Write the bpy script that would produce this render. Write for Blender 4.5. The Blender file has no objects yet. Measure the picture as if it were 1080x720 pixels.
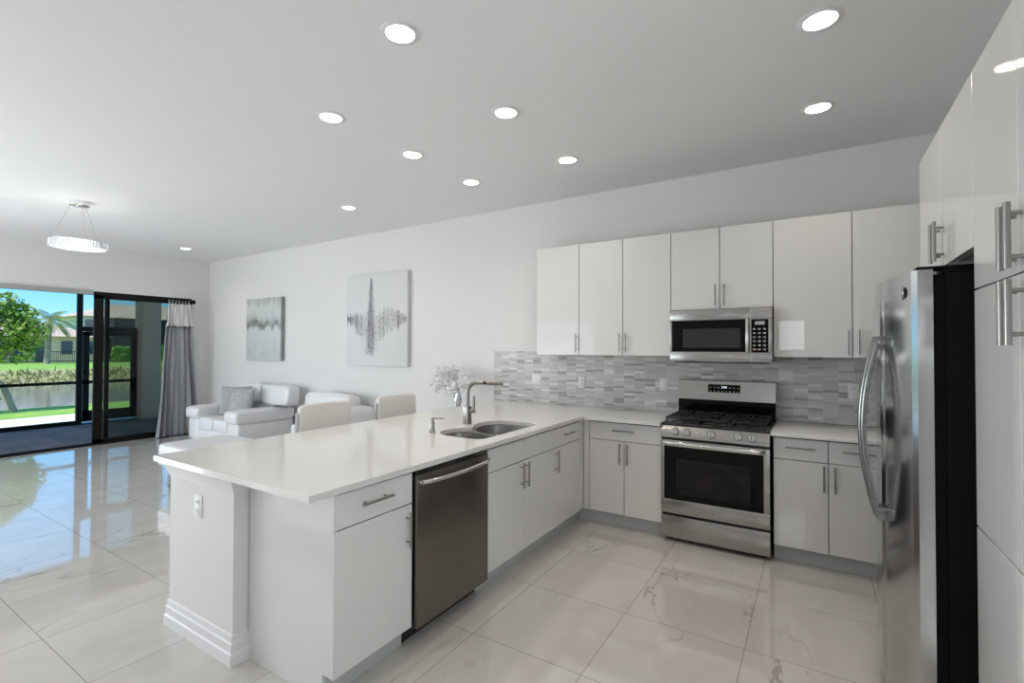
import bpy, bmesh, math, random
from mathutils import Vector, Matrix

S = bpy.context.scene
C = S.collection
PI = math.pi
random.seed(7)

# ------------------------------------------------------------------ camera
YAW, PITCH, ROLL = map(math.radians, (32.036, 0.8064, 0.1328))
CAM_Z = 1.492
r_ = Vector((math.cos(YAW), math.sin(YAW), 0))
f0 = Vector((-math.sin(YAW), math.cos(YAW), 0))
fw = f0 * math.cos(PITCH) + Vector((0, 0, math.sin(PITCH)))
up = Vector((0, 0, math.cos(PITCH))) - f0 * math.sin(PITCH)
R_ = r_ * math.cos(ROLL) + up * math.sin(ROLL)
U_ = up * math.cos(ROLL) - r_ * math.sin(ROLL)
cam = bpy.data.objects.new('camera', bpy.data.cameras.new('camera'))
C.objects.link(cam)
m3 = Matrix((R_, U_, -fw)).transposed()
cam.matrix_world = Matrix.Translation((0, 0, CAM_Z)) @ m3.to_4x4()
cam.data.sensor_width = 36
cam.data.lens = 508.4738 / 1080 * 36
cam.data.clip_start = 0.05
cam.data.clip_end = 400
S.camera = cam

# ------------------------------------------------------------------ view, sky, sun
S.view_settings.view_transform = 'Standard'
S.view_settings.look = 'None'
S.view_settings.gamma = 1
S.view_settings.use_curve_mapping = False
S.view_settings.exposure = 0.35

XR_ = 1.12          # right wall
SKY_STRENGTH = 1.25
SUN_STRENGTH = 4.0
DOWNLIGHT_W = 2.2
REAR_FILL_W = 58.0
PENDANT_W = 2.2

world = bpy.data.worlds.new('sky')
S.world = world
world.use_nodes = True
wn = world.node_tree.nodes
wl = world.node_tree.links
bg = wn['Background']
tc = wn.new('ShaderNodeTexCoord')
sx = wn.new('ShaderNodeSeparateXYZ')
ramp = wn.new('ShaderNodeValToRGB')
wl.new(tc.outputs['Generated'], sx.inputs[0])
wl.new(sx.outputs['Z'], ramp.inputs[0])
wl.new(ramp.outputs[0], bg.inputs[0])
e = ramp.color_ramp.elements
e[0].position = 0.0; e[0].color = (0.38, 0.68, 0.92, 1)
e[1].position = 0.5; e[1].color = (0.12, 0.33, 0.72, 1)
n = e.new(0.1); n.color = (0.16, 0.50, 0.86, 1)
bg.inputs[1].default_value = SKY_STRENGTH

sun = bpy.data.objects.new('sun', bpy.data.lights.new('sun', 'SUN'))
C.objects.link(sun)
sun.data.energy = SUN_STRENGTH
sun.data.angle = 0.009
sun.data.color = (1, 0.96, 0.9)
# the sun stands high behind the house (over +X, -Y)
sun.rotation_euler = Vector((0.16, -0.42, 0.88)).to_track_quat('Z', 'Y').to_euler()


def area(name, loc, direction, sx_, sy_, watts, col=(1, 1, 1)):
    l = bpy.data.lights.new(name, 'AREA')
    l.shape = 'RECTANGLE'; l.size = sx_; l.size_y = sy_
    l.energy = watts; l.color = col
    o = bpy.data.objects.new(name, l)
    C.objects.link(o)
    o.location = loc
    o.rotation_euler = Vector(direction).to_track_quat('-Z', 'Z').to_euler()
    return o


# fill lamps added out of view; the hall lamp sits at the reflected window
area('rear_fill', (-6.2, -2.38, 1.25), (0, 1, 0.5), 3.4, 2.1, REAR_FILL_W, (0.98, 0.985, 1))  # added fill, tilted up to lift the ceiling and upright faces
area('right_fill', (XR_ - .03, 0.55, 1.3), (-1, 0.35, -0.1), 1.15, 1.8, 15, (1, 0.985, 0.96))  # added fill for the base cabinet and peninsula fronts
area('hall_daylight', (-0.36, -2.45, 1.76), (0, 1, 0.25), 0.42, 0.58, 3, (0.95, 0.97, 1))
area('side_fill', (-9.22, -1.05, 1.25), (1, 0.15, -0.25), 2.0, 2.0, 125, (0.95, 0.975, 1))  # added fill to brighten the living-side floor

# ------------------------------------------------------------------ materials
def newmat(name):
    m = bpy.data.materials.new(name)
    m.use_nodes = True
    nt = m.node_tree
    return m, nt, nt.nodes['Principled BSDF'], nt.nodes, nt.links


def mat(name, col, rough=0.5, metal=0.0, coat=0.0, spec=0.5, bump=None, emit=None, vary=None, trans=0.0, alpha=1.0):
    """plain surface with optional fine noise variation of colour/roughness/bump (scale, amount)"""
    m, nt, p, N, L = newmat(name)
    p.inputs['Base Color'].default_value = (*col, 1)
    p.inputs['Roughness'].default_value = rough
    p.inputs['Metallic'].default_value = metal
    p.inputs['Coat Weight'].default_value = coat
    p.inputs['Coat Roughness'].default_value = 0.015
    p.inputs['Specular IOR Level'].default_value = spec
    p.inputs['Transmission Weight'].default_value = trans
    p.inputs['Alpha'].default_value = alpha
    if emit:
        p.inputs['Emission Color'].default_value = (*emit[0], 1)
        p.inputs['Emission Strength'].default_value = emit[1]
    if bump or vary:
        t = N.new('ShaderNodeTexCoord')
        no = N.new('ShaderNodeTexNoise')
        no.inputs['Scale'].default_value = (bump or vary)[0]
        no.inputs['Detail'].default_value = 4
        L.new(t.outputs['Object'], no.inputs['Vector'])
        if bump:
            b = N.new('ShaderNodeBump')
            b.inputs['Strength'].default_value = bump[1]
            b.inputs['Distance'].default_value = 0.002
            L.new(no.outputs['Fac'], b.inputs['Height'])
            L.new(b.outputs[0], p.inputs['Normal'])
        if vary:
            n2 = N.new('ShaderNodeTexNoise')
            n2.inputs['Scale'].default_value = vary[0]
            n2.inputs['Detail'].default_value = 5
            L.new(t.outputs['Object'], n2.inputs['Vector'])
            r = N.new('ShaderNodeValToRGB')
            k = vary[1]
            r.color_ramp.elements[0].color = (*[c * (1 - k) for c in col], 1)
            r.color_ramp.elements[1].color = (*[min(1, c * (1 + k)) for c in col], 1)
            r.color_ramp.elements[0].position = 0.3
            r.color_ramp.elements[1].position = 0.7
            L.new(n2.outputs['Fac'], r.inputs[0])
            L.new(r.outputs[0], p.inputs['Base Color'])
    return m


def brushed(name, col, rough, axis='Z'):
    """stainless steel with fine brushing along one axis"""
    m, nt, p, N, L = newmat(name)
    p.inputs['Base Color'].default_value = (*col, 1)
    p.inputs['Metallic'].default_value = 1
    t = N.new('ShaderNodeTexCoord')
    mp = N.new('ShaderNodeMapping')
    sc = {'Z': (260, 260, 1.0), 'X': (1.0, 260, 260), 'Y': (260, 1.0, 260)}[axis]
    mp.inputs['Scale'].default_value = sc
    no = N.new('ShaderNodeTexNoise')
    no.inputs['Scale'].default_value = 3
    no.inputs['Detail'].default_value = 3
    L.new(t.outputs['Object'], mp.inputs[0]); L.new(mp.outputs[0], no.inputs['Vector'])
    mr = N.new('ShaderNodeMapRange')
    mr.inputs['To Min'].default_value = rough * 0.93
    mr.inputs['To Max'].default_value = rough * 1.08
    L.new(no.outputs['Fac'], mr.inputs['Value']); L.new(mr.outputs[0], p.inputs['Roughness'])
    return m


def math_node(N, L, op, a, b=None):
    n = N.new('ShaderNodeMath'); n.operation = op
    for i, v in enumerate((a, b)):
        if v is None: continue
        if isinstance(v, (int, float)): n.inputs[i].default_value = v
        else: L.new(v, n.inputs[i])
    return n.outputs[0]


def mixcol(N, L, fac, a, b):
    n = N.new('ShaderNodeMix'); n.data_type = 'RGBA'
    for sock, v in ((n.inputs[0], fac), (n.inputs[6], a), (n.inputs[7], b)):
        if isinstance(v, (int, float)): sock.default_value = v
        elif isinstance(v, tuple): sock.default_value = (*v, 1)
        else: L.new(v, sock)
    return n.outputs[2]


def floor_material():
    m, nt, p, N, L = newmat('polished_marble_tile')
    t = N.new('ShaderNodeTexCoord')
    s = N.new('ShaderNodeSeparateXYZ'); L.new(t.outputs['Object'], s.inputs[0])
    T = 0.61
    ux = math_node(N, L, 'DIVIDE', math_node(N, L, 'ADD', s.outputs['X'], 0.91 + T * 20), T)
    uy = math_node(N, L, 'DIVIDE', math_node(N, L, 'ADD', s.outputs['Y'], -2.055 + T * 20), T)
    fx, fy = math_node(N, L, 'FRACT', ux), math_node(N, L, 'FRACT', uy)
    ix, iy = math_node(N, L, 'FLOOR', ux), math_node(N, L, 'FLOOR', uy)
    # distance to the nearest grout line
    def edge(f):
        return math_node(N, L, 'MINIMUM', f, math_node(N, L, 'SUBTRACT', 1.0, f))
    d = math_node(N, L, 'MINIMUM', edge(fx), edge(fy))
    grout = math_node(N, L, 'LESS_THAN', d, 0.0036)
    cid = math_node(N, L, 'ADD', math_node(N, L, 'MULTIPLY', ix, 3.17), math_node(N, L, 'MULTIPLY', iy, 7.31))
    wn_ = N.new('ShaderNodeTexWhiteNoise'); wn_.noise_dimensions = '1D'
    L.new(cid, wn_.inputs['W'])
    w4 = math_node(N, L, 'MULTIPLY', wn_.outputs['Value'], 40.0)
    # warp
    def noise4(scale, detail, vec=None, dist=0.0, rough=0.5):
        q = N.new('ShaderNodeTexNoise'); q.noise_dimensions = '4D'
        q.inputs['Scale'].default_value = scale; q.inputs['Detail'].default_value = detail
        q.inputs['Distortion'].default_value = dist
        q.inputs['Roughness'].default_value = rough
        L.new(vec if vec else t.outputs['Object'], q.inputs['Vector']); L.new(w4, q.inputs['W'])
        return q
    def vein(scale, width, dist, amt, off):
        mp = N.new('ShaderNodeMapping'); mp.inputs['Location'].default_value = (off, off * 2, 0)
        mp.inputs['Rotation'].default_value = (0, 0, 0.7 + off)
        mp.inputs['Scale'].default_value = (1, 0.45, 1)
        L.new(t.outputs['Object'], mp.inputs[0])
        q = noise4(scale, 5, mp.outputs[0], dist, 0.55)
        a = math_node(N, L, 'ABSOLUTE', math_node(N, L, 'SUBTRACT', q.outputs['Fac'], 0.5))
        r = N.new('ShaderNodeMapRange'); r.interpolation_type = 'SMOOTHSTEP'
        r.inputs['From Min'].default_value = 0.0; r.inputs['From Max'].default_value = width
        r.inputs['To Min'].default_value = amt; r.inputs['To Max'].default_value = 0.0
        L.new(a, r.inputs['Value'])
        return r.outputs[0]
    v1 = vein(1.3, 0.0075, 0.5, 1.0, 0.0)
    v2 = vein(1.6, 0.05, 0.8, 0.35, 3.1)
    mask = noise4(1.6, 2)
    mr = N.new('ShaderNodeMapRange'); mr.inputs['From Min'].default_value = 0.46; mr.inputs['From Max'].default_value = 0.62
    L.new(mask.outputs['Fac'], mr.inputs['Value'])
    v1 = math_node(N, L, 'MULTIPLY', v1, mr.outputs[0])
    cloud = noise4(2.2, 6, None, 0.6)
    base = mixcol(N, L, cloud.outputs['Fac'], (0.69, 0.665, 0.632), (0.595, 0.572, 0.545))
    c1 = mixcol(N, L, math_node(N, L, 'MULTIPLY', v2, 0.55), base, (0.50, 0.46, 0.42))
    c2 = mixcol(N, L, math_node(N, L, 'MULTIPLY', v1, 0.75), c1, (0.33, 0.29, 0.25))
    c3 = mixcol(N, L, grout, c2, (0.36, 0.33, 0.30))
    L.new(c3, p.inputs['Base Color'])
    p.inputs['Roughness'].default_value = 0.07
    p.inputs['Coat Weight'].default_value = 0.7
    p.inputs['Coat Roughness'].default_value = 0.02
    b = N.new('ShaderNodeBump'); b.inputs['Strength'].default_value = 0.3; b.inputs['Distance'].default_value = 0.001; b.invert = True
    L.new(grout, b.inputs['Height']); L.new(b.outputs[0], p.inputs['Normal'])
    return m


def mosaic_material():
    """stacked strips of grey veined stone, in columns 88 mm wide with rows of two heights"""
    m, nt, p, N, L = newmat('stone_mosaic')
    t = N.new('ShaderNodeTexCoord')
    s = N.new('ShaderNodeSeparateXYZ'); L.new(t.outputs['Object'], s.inputs[0])
    ux = math_node(N, L, 'DIVIDE', math_node(N, L, 'ADD', s.outputs['X'], 10.041), 0.1)
    ix = math_node(N, L, 'FLOOR', ux); fx = math_node(N, L, 'FRACT', ux)
    w1 = N.new('ShaderNodeTexWhiteNoise'); w1.noise_dimensions = '1D'; L.new(ix, w1.inputs['W'])
    off = math_node(N, L, 'MULTIPLY', math_node(N, L, 'ROUND', math_node(N, L, 'MULTIPLY', w1.outputs['Value'], 3.0)), 0.25)
    uz = math_node(N, L, 'ADD', math_node(N, L, 'DIVIDE', s.outputs['Z'], 0.0235), off)
    iz = math_node(N, L, 'FLOOR', uz); fz = math_node(N, L, 'FRACT', uz)
    cell = math_node(N, L, 'ADD', math_node(N, L, 'MULTIPLY', ix, 13.7), math_node(N, L, 'MULTIPLY', iz, 3.93))
    w2 = N.new('ShaderNodeTexWhiteNoise'); w2.noise_dimensions = '1D'; L.new(cell, w2.inputs['W'])
    ex = math_node(N, L, 'MINIMUM', fx, math_node(N, L, 'SUBTRACT', 1.0, fx))
    ez = math_node(N, L, 'MINIMUM', fz, math_node(N, L, 'SUBTRACT', 1.0, fz))
    g = math_node(N, L, 'MAXIMUM', math_node(N, L, 'LESS_THAN', ex, 0.008), math_node(N, L, 'LESS_THAN', ez, 0.035))
    mp = N.new('ShaderNodeMapping'); mp.inputs['Scale'].default_value = (9, 9, 130)
    L.new(t.outputs['Object'], mp.inputs[0])
    no = N.new('ShaderNodeTexNoise'); no.noise_dimensions = '4D'; no.inputs['Scale'].default_value = 1.0; no.inputs['Detail'].default_value = 3
    L.new(mp.outputs[0], no.inputs['Vector']); L.new(math_node(N, L, 'MULTIPLY', w2.outputs['Value'], 30.0), no.inputs['W'])
    r = N.new('ShaderNodeValToRGB')
    els = r.color_ramp.elements
    r.color_ramp.interpolation = 'LINEAR'
    els[0].position = 0.0; els[0].color = (0.26, 0.255, 0.25, 1)
    els[1].position = 1.0; els[1].color = (0.80, 0.80, 0.79, 1)
    for pos, c in ((0.10, (0.30, 0.295, 0.29)), (0.16, (0.45, 0.445, 0.44)), (0.4, (0.52, 0.515, 0.51)), (0.75, (0.58, 0.58, 0.58)), (0.88, (0.64, 0.64, 0.64))):
        el = els.new(pos); el.color = (*c, 1)
    L.new(w2.outputs['Value'], r.inputs[0])
    st = N.new('ShaderNodeMapRange'); st.inputs['From Min'].default_value = 0.3; st.inputs['From Max'].default_value = 0.7
    st.inputs['To Min'].default_value = 0.0; st.inputs['To Max'].default_value = 0.35
    L.new(no.outputs['Fac'], st.inputs['Value'])
    c = mixcol(N, L, st.outputs[0], r.outputs[0], (0.63, 0.63, 0.635))
    st2 = N.new('ShaderNodeMapRange'); st2.inputs['From Min'].default_value = 0.40; st2.inputs['From Max'].default_value = 0.25
    st2.inputs['To Min'].default_value = 0.0; st2.inputs['To Max'].default_value = 0.6
    L.new(no.outputs['Fac'], st2.inputs['Value'])
    c = mixcol(N, L, st2.outputs[0], c, (0.33, 0.32, 0.31))
    c = mixcol(N, L, g, c, (0.64, 0.64, 0.63))
    L.new(c, p.inputs['Base Color'])
    p.inputs['Roughness'].default_value = 0.3
    return m


def paver_material():
    m, nt, p, N, L = newmat('paver_brick')
    t = N.new('ShaderNodeTexCoord')
    b = N.new('ShaderNodeTexBrick')
    b.inputs['Scale'].default_value = 1.0
    b.inputs['Brick Width'].default_value = 0.42; b.inputs['Row Height'].default_value = 0.21
    b.inputs['Mortar Size'].default_value = 0.006
    b.inputs['Color1'].default_value = (0.20, 0.135, 0.115, 1)
    b.inputs['Color2'].default_value = (0.12, 0.084, 0.076, 1)
    b.inputs['Mortar'].default_value = (0.10, 0.085, 0.08, 1)
    L.new(t.outputs['Object'], b.inputs['Vector']); L.new(b.outputs['Color'], p.inputs['Base Color'])
    p.inputs['Roughness'].default_value = 0.7
    return m


def blotch(name, c1, c2, scale, rough=0.8, stretch=(1, 1, 1), detail=6):
    m, nt, p, N, L = newmat(name)
    t = N.new('ShaderNodeTexCoord')
    mp = N.new('ShaderNodeMapping'); mp.inputs['Scale'].default_value = stretch
    no = N.new('ShaderNodeTexNoise'); no.inputs['Scale'].default_value = scale; no.inputs['Detail'].default_value = detail
    L.new(t.outputs['Object'], mp.inputs[0]); L.new(mp.outputs[0], no.inputs['Vector'])
    r = N.new('ShaderNodeValToRGB')
    r.color_ramp.elements[0].position = 0.35; r.color_ramp.elements[0].color = (*c1, 1)
    r.color_ramp.elements[1].position = 0.65; r.color_ramp.elements[1].color = (*c2, 1)
    L.new(no.outputs['Fac'], r.inputs[0]); L.new(r.outputs[0], p.inputs['Base Color'])
    p.inputs['Roughness'].default_value = rough
    return m


def glass_material(name, tint, refl=0.06):
    m, nt, p, N, L = newmat(name)
    N.remove(p)
    tr = N.new('ShaderNodeBsdfTransparent'); tr.inputs[0].default_value = (*tint, 1)
    gl = N.new('ShaderNodeBsdfGlossy'); gl.inputs['Roughness'].default_value = 0.01
    fr = N.new('ShaderNodeFresnel'); fr.inputs['IOR'].default_value = 1.22
    mx = N.new('ShaderNodeMixShader')
    L.new(fr.outputs[0], mx.inputs[0]); L.new(tr.outputs[0], mx.inputs[1]); L.new(gl.outputs[0], mx.inputs[2])
    L.new(mx.outputs[0], N['Material Output'].inputs[0])
    return m


def abstract_canvas():
    """pale silver and jade abstract with a dark ragged band, on the small canvas"""
    m, nt, p, N, L = newmat('abstract_paint')
    t = N.new('ShaderNodeTexCoord')
    s = N.new('ShaderNodeSeparateXYZ'); L.new(t.outputs['Generated'], s.inputs[0])
    mp = N.new('ShaderNodeMapping'); mp.inputs['Scale'].default_value = (4.5, 4.5, 1.1)
    L.new(t.outputs['Generated'], mp.inputs[0])
    no = N.new('ShaderNodeTexNoise'); no.inputs['Scale'].default_value = 2.0; no.inputs['Detail'].default_value = 6; no.inputs['Distortion'].default_value = 0.4
    L.new(mp.outputs[0], no.inputs['Vector'])
    z = math_node(N, L, 'ADD', s.outputs['Z'], math_node(N, L, 'MULTIPLY', math_node(N, L, 'SUBTRACT', no.outputs['Fac'], 0.5), 0.34))
    r = N.new('ShaderNodeValToRGB')
    els = r.color_ramp.elements
    els[0].position = 0.0; els[0].color = (0.64, 0.65, 0.65, 1)
    els[1].position = 1.0; els[1].color = (0.38, 0.39, 0.385, 1)
    for pos, c in ((0.10, (0.56, 0.58, 0.575)), (0.25, (0.58, 0.62, 0.60)), (0.42, (0.64, 0.66, 0.65)), (0.50, (0.60, 0.62, 0.61)),
                   (0.54, (0.28, 0.29, 0.28)), (0.61, (0.20, 0.21, 0.20)), (0.65, (0.46, 0.48, 0.47)), (0.74, (0.60, 0.63, 0.62)), (0.88, (0.62, 0.64, 0.63)), (0.95, (0.45, 0.46, 0.46))):
        el = els.new(pos); el.color = (*c, 1)
    L.new(z, r.inputs[0])
    # streaky vertical washes and dark wrapped sides
    mp2 = N.new('ShaderNodeMapping'); mp2.inputs['Scale'].default_value = (3.2, 3.2, 1.7)
    L.new(t.outputs['Generated'], mp2.inputs[0])
    n2 = N.new('ShaderNodeTexNoise'); n2.inputs['Scale'].default_value = 1.5; n2.inputs['Detail'].default_value = 4
    L.new(mp2.outputs[0], n2.inputs['Vector'])
    mr = N.new('ShaderNodeMapRange'); mr.inputs['From Min'].default_value = 0.45; mr.inputs['From Max'].default_value = 0.75
    mr.inputs['To Max'].default_value = 0.8
    L.new(n2.outputs['Fac'], mr.inputs['Value'])
    c = mixcol(N, L, mr.outputs[0], r.outputs[0], (0.66, 0.68, 0.68))
    edge = math_node(N, L, 'GREATER_THAN', s.outputs['X'], 0.975)
    c = mixcol(N, L, math_node(N, L, 'MULTIPLY', edge, 0.75), c, (0.20, 0.21, 0.21))
    L.new(c, p.inputs['Base Color'])
    p.inputs['Roughness'].default_value = 0.45
    return m


M = {}
M['wall'] = mat('wall_paint', (0.805, 0.798, 0.788), 0.6, bump=(90, 0.06))
M['ceiling'] = mat('ceiling_paint', (0.87, 0.87, 0.875), 0.75, bump=(70, 0.15))
M['floor'] = floor_material()
M['mosaic'] = mosaic_material()
M['cab'] = mat('white_gloss_laminate', (0.78, 0.777, 0.768), 0.4, coat=0.8, spec=0.25, vary=(2.0, 0.008))
M['carcass'] = mat('grey_carcass', (0.16, 0.162, 0.165), 0.5)
M['kick'] = mat('grey_toe_kick', (0.58, 0.60, 0.605), 0.35, vary=(6, 0.04))
M['trim'] = mat('white_trim_paint', (0.82, 0.82, 0.83), 0.35, bump=(40, 0.03))
M['quartz'] = mat('white_quartz', (0.79, 0.78, 0.765), 0.11, coat=0.2, vary=(220, 0.02))
M['steel'] = brushed('brushed_steel', (0.43, 0.42, 0.405), 0.24, 'X')
M['steel_v'] = brushed('brushed_steel_upright', (0.58, 0.585, 0.59), 0.16, 'Z')
M['slate'] = brushed('warm_steel', (0.21, 0.19, 0.172), 0.30, 'Z')
M['nickel'] = mat('satin_nickel', (0.36, 0.35, 0.335), 0.3, 1.0)
M['bright'] = mat('polished_metal', (0.72, 0.72, 0.71), 0.14, 1.0)
M['handle'] = mat('dark_polished_steel', (0.27, 0.27, 0.27), 0.2, 1.0)
M['badge'] = mat('grey_badge', (0.30, 0.30, 0.30), 0.3, 1.0)
M['chrome'] = mat('chrome', (0.82, 0.83, 0.84), 0.06, 1.0)
M['black'] = mat('black_enamel', (0.012, 0.012, 0.012), 0.22, coat=0.3)
M['black_matt'] = mat('black_textured', (0.004, 0.004, 0.004), 0.55, bump=(300, 0.15), spec=0.1)
M['iron'] = mat('cast_iron', (0.014, 0.013, 0.013), 0.5, bump=(200, 0.2))
M['black_glass'] = mat('black_glass', (0.004, 0.004, 0.004), 0.03, spec=0.16)
M['dark_window'] = mat('dark_oven_window', (0.018, 0.016, 0.016), 0.05, vary=(9, 0.4), spec=0.16)
M['grey_window'] = mat('dark_microwave_window', (0.025, 0.025, 0.027), 0.12)
M['display'] = mat('lit_display', (0.7, 0.75, 0.8), 0.4, emit=((0.8, 0.9, 1.0), 0.9))
M['panel_mark'] = mat('panel_marking', (0.45, 0.45, 0.45), 0.4)
M['logo'] = mat('dark_badge', (0.12, 0.12, 0.12), 0.35, 0.6)
M['leather'] = mat('white_leather', (0.82, 0.82, 0.83), 0.33, coat=0.15, bump=(160, 0.12))
M['stool_leather'] = mat('cream_leather', (0.78, 0.765, 0.74), 0.4, bump=(160, 0.1))
M['pillow'] = mat('grey_woven_fabric', (0.40, 0.405, 0.41), 0.8, bump=(220, 0.6), vary=(60, 0.35))
M['curtain_grey'] = mat('grey_curtain_cloth', (0.36, 0.37, 0.40), 0.85, bump=(400, 0.2))
M['curtain_white'] = mat('white_curtain_cloth', (0.74, 0.74, 0.75), 0.85, bump=(400, 0.2))
M['seam'] = mat('dark_curtain_seam', (0.10, 0.10, 0.11), 0.8)
M['bronze'] = mat('dark_bronze_aluminium', (0.005, 0.0045, 0.004), 0.45, spec=0.2)
M['track'] = mat('grey_track', (0.45, 0.45, 0.44), 0.4, 0.4)
M['glass'] = glass_material('door_glass', (0.76, 0.78, 0.75))
M['canvas'] = mat('white_canvas', (0.74, 0.745, 0.75), 0.7, bump=(300, 0.2))
M['stroke'] = mat('charcoal_paint', (0.20, 0.20, 0.21), 0.5)
M['abstract'] = abstract_canvas()
M['lens'] = mat('lit_lens', (0.9, 0.9, 0.88), 0.4, emit=((1, 0.95, 0.86), 1.8))
M['baffle'] = mat('white_baffle', (0.62, 0.61, 0.59), 0.5)
M['led'] = mat('lit_led_band', (0.9, 0.9, 0.9), 0.4, emit=((1, 0.99, 0.97), 1.1))
M['crystal'] = mat('clear_crystal', (0.92, 0.94, 0.96), 0.05, trans=0.6)
M['outlet'] = mat('white_plastic', (0.82, 0.82, 0.81), 0.3)
M['slot'] = mat('dark_slot', (0.10, 0.10, 0.10), 0.5)
M['sinksteel'] = mat('satin_sink_steel', (0.27, 0.26, 0.25), 0.34, 1.0, bump=(120, 0.05))
M['petal'] = mat('white_petal', (0.90, 0.90, 0.91), 0.6)
M['vase'] = mat('silver_glass', (0.62, 0.64, 0.66), 0.12, 0.7, vary=(28, 0.45))
M['concrete'] = blotch('pale_patio', (0.62, 0.60, 0.57), (0.72, 0.70, 0.66), 1.5)
M['paver'] = paver_material()
M['column'] = blotch('stucco', (0.52, 0.38, 0.305), (0.57, 0.425, 0.345), 4, 0.9)
M['grass'] = blotch('lawn_grass', (0.15, 0.31, 0.035), (0.27, 0.46, 0.07), 1.3, 0.9, detail=9)
M['bank'] = blotch('dry_bank', (0.38, 0.33, 0.20), (0.30, 0.33, 0.12), 0.8, 0.95)
M['pond'] = mat('pond_water', (0.20, 0.19, 0.16), 0.12, bump=(3.0, 0.9))
M['reed'] = blotch('reed_blades', (0.42, 0.37, 0.20), (0.26, 0.34, 0.10), 0.7, 0.9)
M['leaf'] = blotch('fresh_leaves', (0.11, 0.25, 0.03), (0.36, 0.48, 0.07), 1.8, 0.6)
M['frond'] = blotch('palm_fronds', (0.10, 0.17, 0.05), (0.26, 0.32, 0.10), 0.9, 0.6)
M['hedge'] = blotch('hedge_leaves', (0.08, 0.24, 0.03), (0.20, 0.44, 0.06), 1.2, 0.7)
M['bark'] = blotch('bark', (0.24, 0.19, 0.15), (0.38, 0.32, 0.27), 7, 0.9, (1, 1, 0.3))
M['stucco_tan'] = blotch('tan_stucco', (0.88, 0.55, 0.41), (0.92, 0.60, 0.45), 0.6, 0.9)
M['stucco_white'] = blotch('white_stucco', (0.72, 0.70, 0.66), (0.78, 0.76, 0.72), 0.6, 0.9)
M['roof'] = blotch('tile_roof', (0.42, 0.33, 0.25), (0.55, 0.45, 0.36), 1.0, 0.85, (1, 6, 1))
M['dark_screen'] = mat('dark_screen_mesh', (0.05, 0.05, 0.055), 0.7)
M['house_glass'] = mat('house_window_glass', (0.06, 0.07, 0.09), 0.08)
M['fence'] = mat('dark_fence', (0.03, 0.03, 0.03), 0.6)

# ------------------------------------------------------------------ mesh building
ORG = {}


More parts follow.
